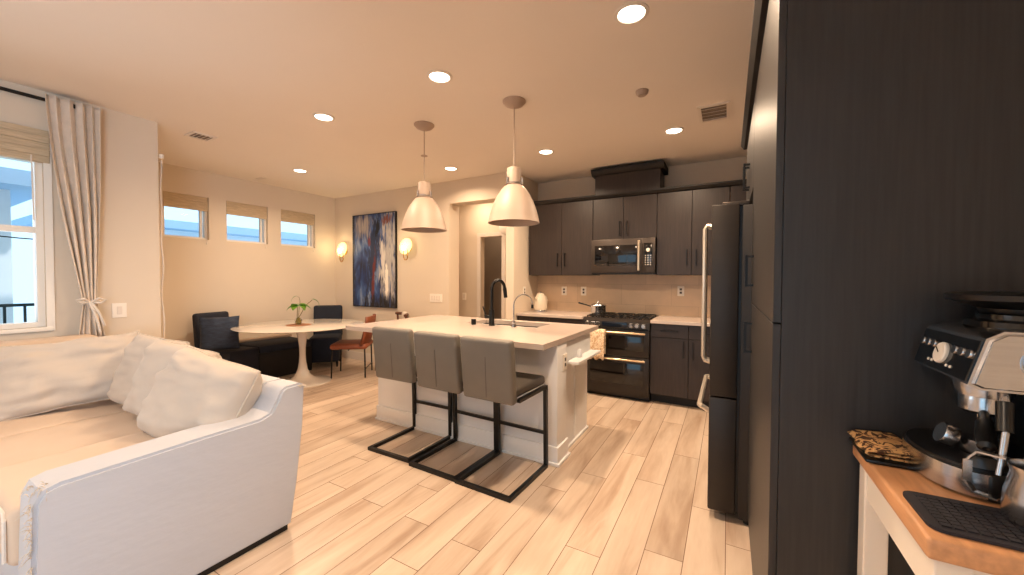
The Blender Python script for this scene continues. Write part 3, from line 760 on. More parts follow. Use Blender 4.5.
for sx in (-1, 1):
    bm = nb(); tube(bm, [m @ Vector((sx*.21, .17, 0)), m @ Vector((sx*.20, .15, .46)), m @ Vector((sx*.235, .13, .83))], .014, 8); obj('leg', bm, M['walnut'], t2, smooth=True)
    bm = nb(); tube(bm, [m @ Vector((sx*.20, -.2, 0)), m @ Vector((sx*.19, -.18, .44))], .014, 8); obj('leg', bm, M['walnut'], t2, smooth=True)
bm = nb(); g = {}
for i in range(11):
    for j in range(13):
        s = (j-6)/6; a = -.10+.16*i/10; yy = .20-1.4*a*a
        g[i, j] = bm.verts.new(m @ Vector((a, yy+(.028 if s > 0 else -.028)*min(1, abs(s)*5), .864-.16*max(0, abs(s)-.1)+.006*sin(i*1.7))))
for i in range(10):
    for j in range(12): bm.faces.new((g[i, j], g[i+1, j], g[i+1, j+1], g[i, j+1]))
o = obj('folded_cloth', bm, M['white_cloth'], smooth='all'); tag(o, 'small white cloth draped over the back of the wooden chair', 'cloth')
so = o.modifiers.new('s', 'SOLIDIFY'); so.thickness = .006

# ------------------------------------------------------------------ island
IX0, IX1, IY0, IY1 = -3.08, -1.07, 2.34, 3.59; IT, IB = .925, .887
def island():
    t = thing('kitchen_island', 'white kitchen island with paneled base and pale stone top in the middle of the room', 'kitchen island', (-2.0, 3.0, 0))
    bm = nb(); sx0, sx1, sy0, sy1 = -2.27, -1.50, 3.12, 3.47
    for a, b in (((IX0, IY0), (sx0, IY1)), ((sx1, IY0), (IX1, IY1)), ((sx0, IY0), (sx1, sy0)), ((sx0, sy1), (sx1, IY1))):
        box(bm, (a[0], a[1], IB), (b[0], b[1], IT))
    bmesh.ops.remove_doubles(bm, verts=bm.verts, dist=1e-5)
    d = {}
    for f in bm.faces: d.setdefault(tuple(round(c, 4) for c in f.calc_center_median()), []).append(f)
    bmesh.ops.delete(bm, geom=[f for v in d.values() if len(v) > 1 for f in v], context='FACES')
    obj('countertop', bm, M['quartz'], t, label='pale stone countertop')
    bx0, bx1, by0, by1 = -2.95, -1.10, 2.605, 3.40
    pbox('body', (bx0, by0, .0), (bx1-.03, sy0-.03, IB), M['island'], t)
    pbox('cabinet_side', (bx1-.05, sy0-.03, .0), (bx1-.015, by1, IB), M['island'], t)
    pbox('cabinet_back', (bx0, by1-.02, .10), (bx1-.05, by1, IB), M['island'], t)
    pbox('cabinet_side', (bx0, sy0-.03, 0), (bx0+.02, by1-.02, IB), M['island'], t)
    pbox('corner_post', (bx1-.12, by0-.01, .0), (bx1+.025, by0+.17, IB), M['island'], t, .003)
    pbox('baseboard', (bx0-.005, by0-.018, 0), (bx1-.12, by0, .135), M['island'], t, .003)
    bm = nb(); box(bm, (bx1-.125, by0-.026, 0), (bx1+.04, by0+.185, .135), .004); obj('baseboard', bm, M['island'], t)
    bm = nb(); box(bm, (bx0-.01, by0-.034, 0), (bx1-.125, by0-.018, .022), .004); box(bm, (bx1-.13, by0-.042, 0), (bx1+.055, by0+.20, .022), .004); obj('shoe_molding', bm, M['island'], t)
    pbox('shoe_molding', (bx1-.015, by0+.20, 0), (bx1+.003, by1, .02), M['island'], t)
    pbox('side_rail', (bx1-.015, by0+.17, .70), (bx1+.012, by1, IB), M['island'], t, .003)
    # sink bowl
    bm = nb()
    box(bm, (sx0-.01, sy0-.01, .70), (sx1+.01, sy1+.01, .712))
    for a, b in (((sx0-.012, sy0-.012), (sx0, sy1+.012)), ((sx1, sy0-.012), (sx1+.012, sy1+.012)), ((sx0, sy0-.012), (sx1, sy0)), ((sx0, sy1), (sx1, sy1+.012))):
        box(bm, (a[0], a[1], .71), (b[0], b[1], IB-.001))
    obj('sink_basin', bm, M['steel_mw'], t, label='steel undermount sink basin')
    # fold-out white ledge
    bm = nb(); box(bm, (bx1+.012, 2.83, .700), (bx1+.105, 3.42, .722), .004); obj('side_ledge', bm, M['island'], t, label='white ledge on the end of the island')
    for yy in (2.93, 3.30):
        bm = nb(); prism(bm, [(bx1+.012, .70), (bx1+.07, .70), (bx1+.012, .65)], yy, yy+.02, 'y'); obj('ledge_bracket', bm, M['island'], t)
    bm = nb(); lathe(bm, [(.0, .0), (.022, .0), (.022, .05), (.012, .07), (.0, .072)], (bx1+.045, 3.02, .722), 16); obj('peg', bm, M['island'], t, smooth=True)
    return t
island()
outlet('wall_outlet', (-1.075, 2.735, .735), 'x+', 'white outlet on the end post of the island')
def curve_pts(c, r, a0, a1, n, plane_dir):
    d = Vector(plane_dir)
    return [Vector(c)+d*r*cos(a0+(a1-a0)*k/n)+Vector((0, 0, r*sin(a0+(a1-a0)*k/n))) for k in range(n+1)]
def faucet():
    x, y = -1.93, 3.05
    t = thing('kitchen_faucet', 'tall matte black gooseneck faucet beside the island sink', 'faucet', (x, y, IT))
    bm = nb(); lathe(bm, [(.0, 0), (.029, 0), (.029, .006), (.026, .01), (.026, .15), (.0, .15)], (x, y, IT), 24); obj('body', bm, M['black'], t, smooth=True)
    d = Vector((.25, .97, 0)).normalized(); R = .085
    c = Vector((x, y, 1.265))+d*R
    pts = [Vector((x, y, 1.07)), Vector((x, y, 1.2))] + curve_pts(c, R, pi, radians(12), 16, d)
    bm = nb(); tube(bm, pts, .0155, 12); obj('neck', bm, M['black'], t, smooth=True)
    e = pts[-1]; q = e+Vector((0, 0, -.10))+d*.018
    bm = nb(); tube(bm, [e, e+(q-e)*.15, q], [.0155, .019, .018], 12); obj('spray_head', bm, M['black'], t, smooth=True)
    bm = nb(); tube(bm, [(x-.02, y, 1.005), (x-.07, y-.005, 1.005)], .016, 12); tube(bm, [(x-.06, y, 1.01), (x-.075, y, 1.04), (x-.10, y, 1.10)], .0055, 8); obj('lever', bm, M['black'], t, smooth=True)
    bm = nb(); lathe(bm, [(.0, 0), (.022, 0), (.022, .006), (.024, .008), (.024, .05), (.020, .054), (.0, .054)], (-2.122, 3.03, IT), 20)
    tag(obj('soap_dispenser', bm, M['black'], smooth=True), 'short black round cap left of the black faucet', 'soap dispenser')
    x, y = -1.70, 3.06
    t = thing('filter_tap', 'slim silver curved water filter tap right of the black faucet', 'faucet', (x, y, IT))
    bm = nb(); lathe(bm, [(.0, 0), (.024, 0), (.02, .015), (.014, .03), (.018, .04), (.016, .055), (.006, .065), (.0, .066)], (x, y, IT), 18); obj('base', bm, M['steel'], t, smooth=True)
    d = Vector((.55, .83, 0)).normalized(); R = .10; c = Vector((x, y, 1.12))+d*R
    pts = [Vector((x, y, .985)), Vector((x, y, 1.06))] + curve_pts(c, R, pi, radians(15), 14, d); pts.append(pts[-1]+Vector((0, 0, -.02)))
    bm = nb(); tube(bm, pts, .006, 10); obj('spout', bm, M['steel'], t, smooth=True)
    bm = nb(); e = pts[-1]; tube(bm, [e, e+Vector((0, 0, -.035))], .010, 10); obj('tip', bm, M['black'], t, smooth=True)
faucet()

# ------------------------------------------------------------------ bar stools
def make_stool(label):
    t = thing('bar_stool', label, 'bar stool', (0, 0, 0), 'grey upholstered cantilever stools at the island')
    w = .205
    bm = nb(); box(bm, (-.20, .06, .607), (.20, .50, .672), .022, 3); obj('seat', bm, M['seatdark'], t, smooth=True)
    A = place((0, .075, .60), 0, radians(6))
    for nme, x0, x1 in (('backrest', -.2, .2),):
        bm = nb(); box(bm, (x0, -.03, -.03), (x1, .035, .385), .022, 3, A)
        obj(nme, bm, M['stool'], t, smooth=True)
    bm = nb(); box(bm, (-.004, -.0315, .0), (-.001, -.029, .27), 0, 1, A @ Matrix.Rotation(radians(2), 4, 'Y')); obj('back_seam', bm, M['slot'], t)
    bm = nb(); s = .026
    for sx in (-1, 1):
        bar(bm, (sx*w, 0, s/2), (sx*w, .51, s/2), s); 
    bar(bm, (-w-s/2, 0, s/2), (w+s/2, 0, s/2), s)
    obj('floor_frame', bm, M['black'], t)
    for sx in (-1, 1):
        bm = nb(); bar(bm, (sx*w, .50, s), (sx*w, .485, .60), s); obj('leg', bm, M['black'], t)
        bm = nb(); bar(bm, (sx*w, .498, .592), (sx*w, .10, .592), s, .022); obj('seat_rail', bm, M['black'], t)
    bm = nb(); bar(bm, (-w, .497, .255), (w, .497, .255), .018, .022); obj('footrest', bm, M['black'], t)
    return t
st = make_stool('grey upholstered bar stool nearest the right end of the island')
st.location = (-1.352, 2.03, 0); st.rotation_euler = (0, 0, radians(-2))
dup(st, (-1.79, 2.055, 0), radians(-2), 'middle grey upholstered bar stool at the island')
dup(st, (-2.257, 2.09, 0), radians(0), 'leftmost grey upholstered bar stool, nearest the dining area')

# ------------------------------------------------------------------ kitchen back wall
UY = 4.71; UZ0, UZ1 = 1.415, 2.36
def hpull(bm, p, L, axis='z', d=(0, -1, 0), r=.006, off=.03):
    """bar pull centred at p standing off along d"""
    p = Vector(p); d = Vector(d); a = {'z': Vector((0, 0, 1)), 'x': Vector((1, 0, 0)), 'y': Vector((0, 1, 0))}[axis]
    e0, e1 = p+d*off-a*L/2, p+d*off+a*L/2
    bar(bm, e0, e1, r*2); 
    for e in (e0+a*.008, e1-a*.008): bar(bm, e, e-d*off, r*1.8)
def doors_y(t, y, xs, z0, z1, pulls, m=None, gap=.0025):
    """doors facing -y at front plane y (19 mm thick behind it)"""
    for (a, b), pl in zip(xs, pulls):
        bm = nb(); box(bm, (a+gap, y, z0+gap), (b-gap, y+.019, z1-gap), .0015); o = obj('door', bm, m or M['cab'], t)
        if pl:
            px, pz = pl; bm = nb(); hpull(bm, (px, y, pz), .17); obj('handle', bm, M['black'], o)
def upper(label, x0, x1, z0, seams, pulls, z1=UZ1):
    t = thing('wall_cabinet', label, 'cabinet', ((x0+x1)/2, UY+.17, z0))
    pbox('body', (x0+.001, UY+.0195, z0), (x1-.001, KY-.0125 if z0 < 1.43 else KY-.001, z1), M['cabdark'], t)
    xs = list(zip([x0]+seams, seams+[x1])); doors_y(t, UY, xs, z0, z1, pulls)
    return t
upper('dark wood upper cabinet with two doors left of the microwave', KX+.03, -1.487, UZ0, [-1.905], [(-1.955, UZ0+.20), (-1.855, UZ0+.20)])
upper('short dark wood upper cabinet with two doors above the microwave', -1.485, -.727, 1.85, [-1.108], [(-1.15, 1.85+.13), (-1.065, 1.85+.13)])
upper('dark wood upper cabinet with two doors right of the microwave', -.725, .005, UZ0, [-.358], [(-.405, UZ0+.20), (-.31, UZ0+.20)])
upper('dark wood upper cabinet partly hidden behind the refrigerator', .007, .78, UZ0, [.39], [(.35, UZ0+.2), (.43, UZ0+.2)])
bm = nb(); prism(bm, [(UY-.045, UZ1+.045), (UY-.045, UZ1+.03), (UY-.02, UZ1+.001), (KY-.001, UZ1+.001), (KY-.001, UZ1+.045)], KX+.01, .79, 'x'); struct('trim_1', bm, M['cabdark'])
def hood():
    t = thing('hood_cover', 'dark wood vent chase rising to the ceiling above the microwave cabinet', 'range hood', (-1.09, UY+.15, UZ1+.046))
    pbox('box', (-1.462, UY-.0, UZ1+.046), (-.70, KY-.001, 2.64), M['cab'], t)
    bm = nb()
    prism(bm, [(UY-.055, 2.715), (UY-.055, 2.69), (UY-.03, 2.655), (UY-.005, 2.64), (KY-.001, 2.64), (KY-.001, 2.715)], -1.50, -.655, 'x'); obj('crown', bm, M['cabdark'], t)
hood()
def microwave():
    x0, x1, z0, z1 = -1.482, -.730, 1.425, 1.846; y = 4.64
    t = thing('microwave', 'dark stainless over-the-range microwave under the short cabinet', 'microwave', ((x0+x1)/2, y, z0))
    pbox('body', (x0, y+.03, z0), (x1, KY-.013, z1), M['blackplastic'], t)
    d = pbox('door', (x0, y, z0+.02), (x1-.15, y+.03, z1), M['steel_mw'], t, .004)
    pbox('window', (x0+.045, y-.003, z0+.10), (x1-.205, y, z1-.075), M['glassblk'], d, .001)
    bm = nb(); xh = x1-.175
    bar(bm, (xh, y-.045, z0+.04), (xh, y-.045, z1-.03), .022); bar(bm, (xh, y-.045, z0+.06), (xh, y, z0+.06), .016); bar(bm, (xh, y-.045, z1-.05), (xh, y, z1-.05), .016)
    obj('handle', bm, M['handle'], d, bevel=.004)
    cp = pbox('control_panel', (x1-.148, y, z0+.02), (x1, y+.03, z1), M['steel_mw'], t, .004)
    pbox('keypad', (x1-.125, y-.003, z0+.09), (x1-.03, y, z1-.06), M['glassblk'], cp, .001)
    bm = nb(); lathe(bm, [(.0, .012), (.02, .012), (.022, 0)], seg=20, M4=place((x1-.078, y-.003, z1-.14), 0, radians(90))); obj('dial', bm, M['plate'], cp, smooth=True)
    bm = nb()
    for r in range(5):
        for c in range(3): box(bm, (x1-.112+c*.028, y-.0045, z0+.105+r*.027), (x1-.100+c*.028, y-.003, z0+.113+r*.027))
    obj('key_marks', bm, M['plate'], cp)
    pbox('vent_strip', (x0+.01, y+.005, z0), (x1-.01, y+.03, z0+.018), M['black'], t)
microwave()
# base cabinets
BYF = 4.425; CT = .92
def base(label, x0, x1, seams, pulls, drawers, z1=.884):
    t = thing('base_cabinet', label, 'cabinet', ((x0+x1)/2, BYF+.3, 0))
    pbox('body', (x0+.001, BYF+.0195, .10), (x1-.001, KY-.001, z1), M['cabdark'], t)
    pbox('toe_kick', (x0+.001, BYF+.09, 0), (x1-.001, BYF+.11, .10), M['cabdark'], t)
    xs = list(zip([x0]+seams, seams+[x1])); doors_y(t, BYF, xs, .105, .735, pulls)
    for a, b in drawers:
        bm = nb(); box(bm, (a+.0025, BYF, .738), (b-.0025, BYF+.019, z1-.003), .0015); o = obj('drawer', bm, M['cab'], t)
        bm = nb(); hpull(bm, ((a+b)/2, BYF, .81), .17, 'x'); obj('handle', bm, M['black'], o)
base('dark wood base cabinet left of the range, mostly behind the island', KX+.003, -1.502, [-1.95], [(-2.0, .62), (-1.9, .62)], [(KX+.003, -1.95), (-1.95, -1.502)])
base('dark wood base cabinet with a drawer and doors right of the range', -.735, .12, [-.352], [(-.40, .62), (-.31, .62)], [(-.735, -.352), (-.352, .12)])
base('dark wood corner base cabinet behind the refrigerator', .122, .79, [], [None], [])
def slab(name, a, b, label):
    bm = nb(); box(bm, a, b, .003); return tag(obj(name, bm, M['quartz']), label, 'countertop')
slab('countertop', (KX+.002, BYF-.028, .885), (-1.503, KY-.013, CT), 'pale stone countertop left of the range, under the kettle')
slab('countertop', (-.734, BYF-.028, .885), (.79, KY-.013, CT), 'pale stone countertop right of the range')
def range_():
    x0, x1, y = -1.498, -.739, 4.39
    t = thing('range', 'black double-oven gas range with champagne handles between the base cabinets', 'range', ((x0+x1)/2, y+.3, 0))
    pbox('body', (x0, y+.04, .03), (x1, KY-.02, .895), M['slate'], t)
    pbox('toe_kick', (x0+.01, y+.08, 0), (x1-.01, y+.12, .03), M['black'], t)
    bm = nb(); box(bm, (x0, y+.05, .895), (x1, KY-.02, .915), .004); obj('cooktop', bm, M['glassblk'], t)
    bm = nb(); prism(bm, [(y+.045, .80), (y-.012, .808), (y-.004, .885), (y+.05, .915), (y+.05, .80)], x0, x1, 'x'); obj('control_panel', bm, M['slate'], t)
    pbox('display', (x0+.235, y-.016, .822), (x1-.24, y-.004, .878), M['display'], t, .001, label='oven clock display')
    for k, xx in enumerate((-1.44, -1.375, -1.31, -.935, -.87, -.80)):
        bm = nb(); lathe(bm, [(.0, .034), (.020, .034), (.023, .028), (.023, .006), (.027, .004), (.027, 0)], seg=20, M4=place((xx, y-.008, .847), 0, radians(90))); obj('knob', bm, M['steel'], t, smooth=True)
    for z0, z1, hz in ((.495, .795, .765), (.06, .488, .462)):
        d = pbox('oven_door', (x0+.002, y, z0), (x1-.002, y+.038, z1), M['slate'], t, .004)
        pbox('window', (x0+.09, y-.003, z0+(.07 if z0 > .3 else .12)), (x1-.06, y, z1-.07), M['glassblk'], d, .001)
        bm = nb(); tube(bm, [(x0+.05, y-.045, hz), (x1-.04, y-.045, hz)], .011, 12)
        for xx in (x0+.075, x1-.065): bar(bm, (xx, y-.045, hz), (xx, y, hz), .016)
        obj('handle', bm, M['handle'], d, smooth=True)
    for gx in (x0+.13, (x0+x1)/2, x1-.13):
        bm = nb()
        for a in (-.10, 0, .10): bar(bm, (gx+a, y+.09, .93), (gx+a, KY-.07, .93), .011)
        for yy in (y+.09, y+.24, y+.42, KY-.07): bar(bm, (gx-.105, yy, .93), (gx+.105, yy, .93), .011)
        for a in (-.10, .10):
            for yy in (y+.09, KY-.07): bar(bm, (gx+a, yy, .915), (gx+a, yy, .93), .011)
        obj('grate', bm, M['black'], t)
    for gx, gy in ((x0+.13, y+.16), (x0+.13, y+.48), ((x0+x1)/2, y+.32), (x1-.13, y+.16), (x1-.13, y+.48)):
        bm = nb(); lathe(bm, [(.0, .012), (.03, .010), (.042, .0)], (gx, gy, .915), 20); obj('burner', bm, M['steel'], t, smooth=True)
range_()
def pot():
    x, y, z = -1.41, 4.72, .9365
    t = thing('saucepan', 'stainless steel saucepan with lid on the back left of the range', 'pan', (x, y, z))
    bm = nb(); lathe(bm, [(.0, 0), (.085, 0), (.092, .008), (.094, .095), (.098, .10), (.0, .10)], (x, y, z), 32); obj('pan_body', bm, M['steel'], t, smooth=True)
    bm = nb(); lathe(bm, [(.097, .101), (.09, .112), (.05, .122), (.0, .124)], (x, y, z), 32); obj('lid', bm, M['steel'], t, smooth=True)
    l = nb(); lathe(l, [(.008, .124), (.008, .14), (.022, .146), (.018, .158), (.0, .16)], (x, y, z), 16); obj('knob', l, M['steel'], t, smooth=True)
    bm = nb(); tube(bm, [(x-.09, y+.0, z+.085), (x-.15, y-.0, z+.10), (x-.26, y, z+.125)], [.008, .008, .010], 8); obj('handle', bm, M['black'], t, smooth=True)
pot()
def kettle():
    x, y, z = -2.225, 4.76, CT
    t = thing('electric_kettle', 'cream rounded electric kettle on the left countertop', 'kettle', (x, y, z))
    bm = nb(); lathe(bm, [(.0, 0), (.088, 0), (.09, .012), (.086, .022), (.0, .022)], (x, y, z), 32); obj('base', bm, M['steel'], t, smooth=True)
    bm = nb(); lathe(bm, [(.0, .023), (.085, .023), (.092, .05), (.090, .10), (.080, .16), (.068, .205), (.055, .225), (.0, .226)], (x, y, z), 32); obj('kettle_body', bm, M['cream'], t, smooth=True)
    bm = nb(); lathe(bm, [(.055, .226), (.05, .24), (.03, .252), (.0, .255)], (x, y, z), 24); l = obj('lid', bm, M['cream'], t, smooth=True)
    bm = nb(); lathe(bm, [(.0, .275), (.012, .27), (.013, .258), (.006, .253)], (x, y, z), 14); obj('knob', bm, M['steel'], l, smooth=True)
    bm = nb(); tube(bm, [(x+.02, y+.06, z+.20), (x+.035, y+.105, z+.20), (x+.04, y+.125, z+.16), (x+.035, y+.115, z+.09), (x+.022, y+.085, z+.07)], .010, 8); obj('handle', bm, M['cream'], t, smooth=True)
    bm = nb(); tube(bm, [(x-.02, y-.07, z+.16), (x-.03, y-.10, z+.195)], [.02, .012], 10); obj('spout', bm, M['cream'], t, smooth=True)
kettle()
def dish_towel():
    x0, x1, y = -1.40, -1.215, 4.345
    bm = nb(); g = {}; n = 22; prof = [(4.395-.022, .50), (4.395-.020, .62), (4.373, .74), (4.362, .779), (4.345, .789), (4.328, .779), (4.318, .74), (4.314, .62), (4.312, .45)]
    pts = []
    for a, b in zip(prof, prof[1:]):
        for k in range(4): pts.append((a[0]+(b[0]-a[0])*k/4, a[1]+(b[1]-a[1])*k/4))
    pts.append(prof[-1])
    for i in range(n+1):
        for j, (py, pz) in enumerate(pts):
            w = .007*sin(i*1.1+pz*6)*(1 if j > 18 else .15)
            g[i, j] = bm.verts.new((x0+(x1-x0)*i/n+.012*(.78-pz)*sin(i*.5), py-max(w, -.002)*1.0, pz-(.012*sin(i*.7) if j == len(pts)-1 else 0)))
    for i in range(n):
        for j in range(len(pts)-1): bm.faces.new((g[i, j], g[i+1, j], g[i+1, j+1], g[i, j+1]))
    o = tag(obj('dish_towel', bm, M['towel'], smooth='all'), 'beige patterned dish towel hanging over the upper oven handle', 'towel')
    s = o.modifiers.new('s', 'SOLIDIFY'); s.thickness = .004
dish_towel()
# small things on the far right counter, seen past the fridge handle
bm = nb(); box(bm, (.02, 4.86, CT+.001), (.22, 4.88, CT+.30), .004, 2)
tag(obj('cutting_board', bm, M['board'], smooth=True), 'wooden board standing on the back counter beyond the refrigerator handle', 'cutting board')
bm = nb(); lathe(bm, [(.0, 0), (.04, 0), (.042, .01), (.042, .11), (.034, .12), (.034, .135), (.0, .135)], (-.02, 4.76, CT+.001), 24)
tag(obj('jar', bm, M['walnut'], smooth=True), 'small brown jar on the back counter before the wooden board', 'jar')

# ------------------------------------------------------------------ refrigerator and tall cabinets on the right
def fridge():
    y0, y1 = 2.452, 3.358; xf, xd = -.085, .052
    t = thing('refrigerator', 'black french-door refrigerator with silver handles, seen edge-on', 'refrigerator', (.3, 2.9, 0))
    pbox('body', (xd+.014, y0+.008, .03), (RX-.02, y1-.008, 1.775), M['slate_side'], t, .004)
    ym = (y0+y1)/2
    for a, b, s in ((y0, ym-.003, 1), (ym+.003, y1, -1)):
        d = pbox('door', (xf, a, .705), (xd, b, 1.785), M['slate'], t, .008)
        yh = ym-.035*s; bm = nb(); hx = xf-.052
        pts = [(xf, yh, 1.715), (hx+.012, yh, 1.722), (hx, yh, 1.70), (hx, yh, 1.3), (hx, yh, .85), (hx+.01, yh, .825), (xf, yh, .815)]
        tube(bm, pts, .0145, 8); obj('handle', bm, M['silver'], d, smooth=True)
    d = pbox('freezer_drawer', (xf, y0, .05), (xd, y1, .698), M['slate'], t, .008)
    bm = nb(); hx = xf-.052; tube(bm, [(xf, y0+.06, .60), (hx+.01, y0+.05, .625), (hx, y0+.07, .625), (hx, y1-.07, .625), (hx+.01, y1-.05, .625), (xf, y1-.06, .60)], .0145, 8)
    obj('handle', bm, M['silver'], d, smooth=True)
    for yy in (y0+.05, y1-.05):
        bm = nb(); box(bm, (xf+.05, yy-.03, 1.775), (xd+.05, yy+.03, 1.80), .006); obj('hinge_cover', bm, M['steel_mw'], t, smooth=True)
    pbox('gasket', (xd, y0+.012, .06), (xd+.014, y1-.012, 1.77), M['black'], t)
    for yy in (y0+.05, y1-.05):
        bm = nb(); lathe(bm, [(.02, 0), (.022, .03)], (xd+.06, yy, 0), 12); obj('foot', bm, M['black'], t, smooth=True)
fridge()
TX = .110; TZ = 2.345
def tall(name, label, y0, y1, rows, side=False):
    """tall cabinet facing -x. rows: (z0,z1,[(ya,yb,pull_y,pull_z)])"""
    t = thing(name, label, 'cabinet', (.45, (y0+y1)/2, 0))
    zb = rows[0][0]
    pbox('body', (TX+.0195, y0+.02, zb), (RX-.001, y1-.001, TZ), M['cabdark'], t)
    if zb < .2: pbox('toe_kick', (TX+.08, y0+.02, 0), (TX+.1, y1-.001, zb), M['cabdark'], t)
    for z0, z1, ds in rows:
        for a, b, py, pz in ds:
            bm = nb(); box(bm, (TX, a+.002, z0+.002), (TX+.019, b-.002, z1-.002), .0015); o = obj('door', bm, M['panel'], t)
            if py is not None: bm = nb(); hpull(bm, (TX, py, pz), .16, 'z', (-1, 0, 0)); obj('handle', bm, M['black'], o)
    return t
P0 = 1.28
pt = tall('pantry_cabinet', 'tall dark wood pantry cabinet on the right, its broad side facing the camera', P0, 2.42,
          [(.10, 1.245, [(P0, 2.42, 2.30, 1.07)]), (1.245, TZ, [(P0, 2.42, 2.27, 1.41)])])
pbox('side_panel', (TX+.0195, P0, 0), (RX-.001, P0+.0195, TZ), M['panel'], pt, label='broad dark wood side panel')
tall('overhead_cabinet', 'dark wood cabinet above the refrigerator', 2.424, 3.385, [(1.86, TZ, [(2.424, 2.90, 2.86, 2.02), (2.90, 3.385, 2.94, 2.02)])])
bm = nb(); box(bm, (TX+.02, 3.387, 0), (RX-.001, 3.405, TZ))
tag(obj('cabinet_end_panel', bm, M['cab']), 'dark wood end panel on the far side of the refrigerator', 'panel')
bm = nb(); prism(bm, [(TX-.04, TZ+.045), (TX-.04, TZ+.03), (TX-.02, TZ+.001), (RX-.001, TZ+.001), (RX-.001, TZ+.045)], P0-.02, 3.41, 'y'); struct('trim_2', bm, M['cabdark'])

# ------------------------------------------------------------------ sofa
def sofa():
    X1 = -2.05; XA = -2.24; YF = .33; YB = 1.28
    t = thing('sectional_sofa', 'cream slipcovered sectional sofa in the left foreground', 'sofa', (-3.2, .8, 0))
    bm = nb()
    prof = [(YF, .03), (YF-.01, .30), (YF, .58), (YF+.02, .622), (YF+.06, .635), (.80, .645), (1.06, .648), (1.11, .665), (1.145, .72), (1.165, .765), (1.19, .782), (1.27, .785), (1.295, .77), (1.285, .55), (1.25, .25), (1.215, .03)]
    prism(bm, prof, XA, X1, 'x')
    bmesh.ops.bevel(bm, geom=[e for e in bm.edges if abs(e.verts[0].co.x-e.verts[1].co.x) < 1e-4], offset=.012, segments=2, affect='EDGES')
    bmesh.ops.triangulate(bm, faces=[f for f in bm.faces if len(f.verts) > 4])
    o = obj('arm', bm, M['sofa'], t, smooth=True, label='straight slipcovered arm')
    bm = nb(); prism(bm, [(1.06, .30), (1.145, .72), (1.165, .765), (1.19, .782), (1.27, .785), (1.295, .77), (1.285, .55), (1.25, .25), (1.215, .03), (1.1, .03)], LX+.12, XA-.001, 'x'); obj('backrest', bm, M['sofa'], t, smooth=True)
    pbox('base', (LX+.12, YF+.01, .03), (XA-.001, 1.05, .30), M['sofa'], t, .01)
    pbox('base', (LX+.12, -1.3, .03), (-3.42, YF+.009, .30), M['sofa'], t, .01)
    pbox('gap_shade_strip', (LX+.2, .43, 0), (X1-.015, 1.20, .03), M['black'], t)  # black strip stands in for the shade in the gap under the slipcover
    # left run back along the wall
    bm = nb(); box(bm, (LX+.10, -1.3, .03), (LX+.30, 1.02, .925), .05, 4); obj('side_backrest', bm, M['sofaseat'], t, smooth=True)
    for nme, a, b in (('seat_cushion', (-2.80, YF-.03, .30), (XA-.003, 1.05, .52)), ('seat_cushion', (-3.49, YF-.0, .30), (-2.81, 1.05, .475)), ('seat_cushion', (LX+.30, -1.28, .30), (-3.495, 1.05, .475))):
        bm = nb(); box(bm, a, b, .03, 3)
        cx, cy = (a[0]+b[0])/2, (a[1]+b[1])/2
        bmesh.ops.subdivide_edges(bm, edges=[e for e in bm.edges if e.calc_length() > .15], cuts=9, use_grid_fill=True)
        for v in bm.verts:
            if v.co.z > .40:
                u = min(1, abs(v.co.x-cx)/abs(b[0]-a[0])*2); w = min(1, abs(v.co.y-cy)/abs(b[1]-a[1])*2)
                v.co.z += .018*(1-u**3)*(1-w**3)+.008*noise.noise(v.co*5)
        obj(nme, bm, M['sofaseat'], t, smooth='all')
    # piping at the front edge of the near cushion
    bm = nb(); tube(bm, [(-2.84, YF-.034, .335), (-2.84, YF-.036, .47), (-2.83, YF-.03, .492), (-2.3, YF-.03, .497), (-2.265, YF-.034, .48), (-2.262, YF-.036, .33)], .006, 6); obj('piping', bm, M['white_cloth'], t, smooth=True)
    # frayed corner
    rnd = random.Random(5)
    bm = nb()
    for k in range(70):
        z = .63-.30*rnd.random()**1.6; y = YF-.006+rnd.random()*.05*(1 if z > .6 else .1); x = X1-rnd.random()*.09*(1 if z > .6 else .15)
        d = Vector((rnd.uniform(-.3, .8), -rnd.random()*.8, rnd.uniform(-.8, .5)))*rnd.uniform(.015, .045)
        p = Vector((x, y-.002, z+(.006 if z > .6 else 0))); tube(bm, [p, p+d*.5+Vector((0, 0, .005)), p+d], [.0016, .0013, .0007], 4)
    f = obj('frayed_threads', bm, M['fringe'], t); f['kind'] = 'stuff'
    bm = nb()
    for k in range(14):
        p = Vector((X1+.002, 1.27+rnd.uniform(-.02, .02), .775)); d = Vector((rnd.uniform(0, .6), rnd.uniform(-.2, .8), rnd.uniform(-.6, .3)))*.03
        tube(bm, [p, p+d], [.0015, .0007], 4)
    f = obj('frayed_threads', bm, M['fringe'], t); f['kind'] = 'stuff'
sofa()
def cushion(label, c, w, h, th, rz, rx, ry, seed, group, wr=.010, m='cush', pinch=.02, pw=4.2):
    bm = nb(); ring = puff(bm, w, h, th, place(c, rz, rx, ry), wr, seed, 34, pinch, pw)
    o = tag(obj('sofa_cushion', bm, M[m], smooth='all'), label, 'cushion', group)
    b2 = nb(); tube(b2, ring, .0055, 6, closed=True); obj('piping', b2, M['fringe'], o, smooth='all')
    return o
G = 'loose cushions on the cream sofa'
cushion('large cream back cushion nearest the sofa arm', (-2.47, .97, .70), .60, .47, .24, radians(9), radians(-24), radians(9), 1, G, .012)
cushion('cream back cushion in the middle of the sofa back, half behind the nearest one', (-2.95, 1.02, .72), .56, .46, .20, radians(9), radians(-20), radians(6), 5, G)
cushion('cream back cushion in the sofa corner, behind the big square pillow', (-3.38, 1.05, .73), .50, .46, .18, radians(12), radians(-18), radians(5), 9, G)
cushion('big square off-white pillow leaning at the left end of the sofa', (-3.84, .80, .72), .68, .48, .19, radians(76), radians(-24), radians(-4), 13, G, .018, 'white_cloth' if False else 'cush', .14, 2.6)
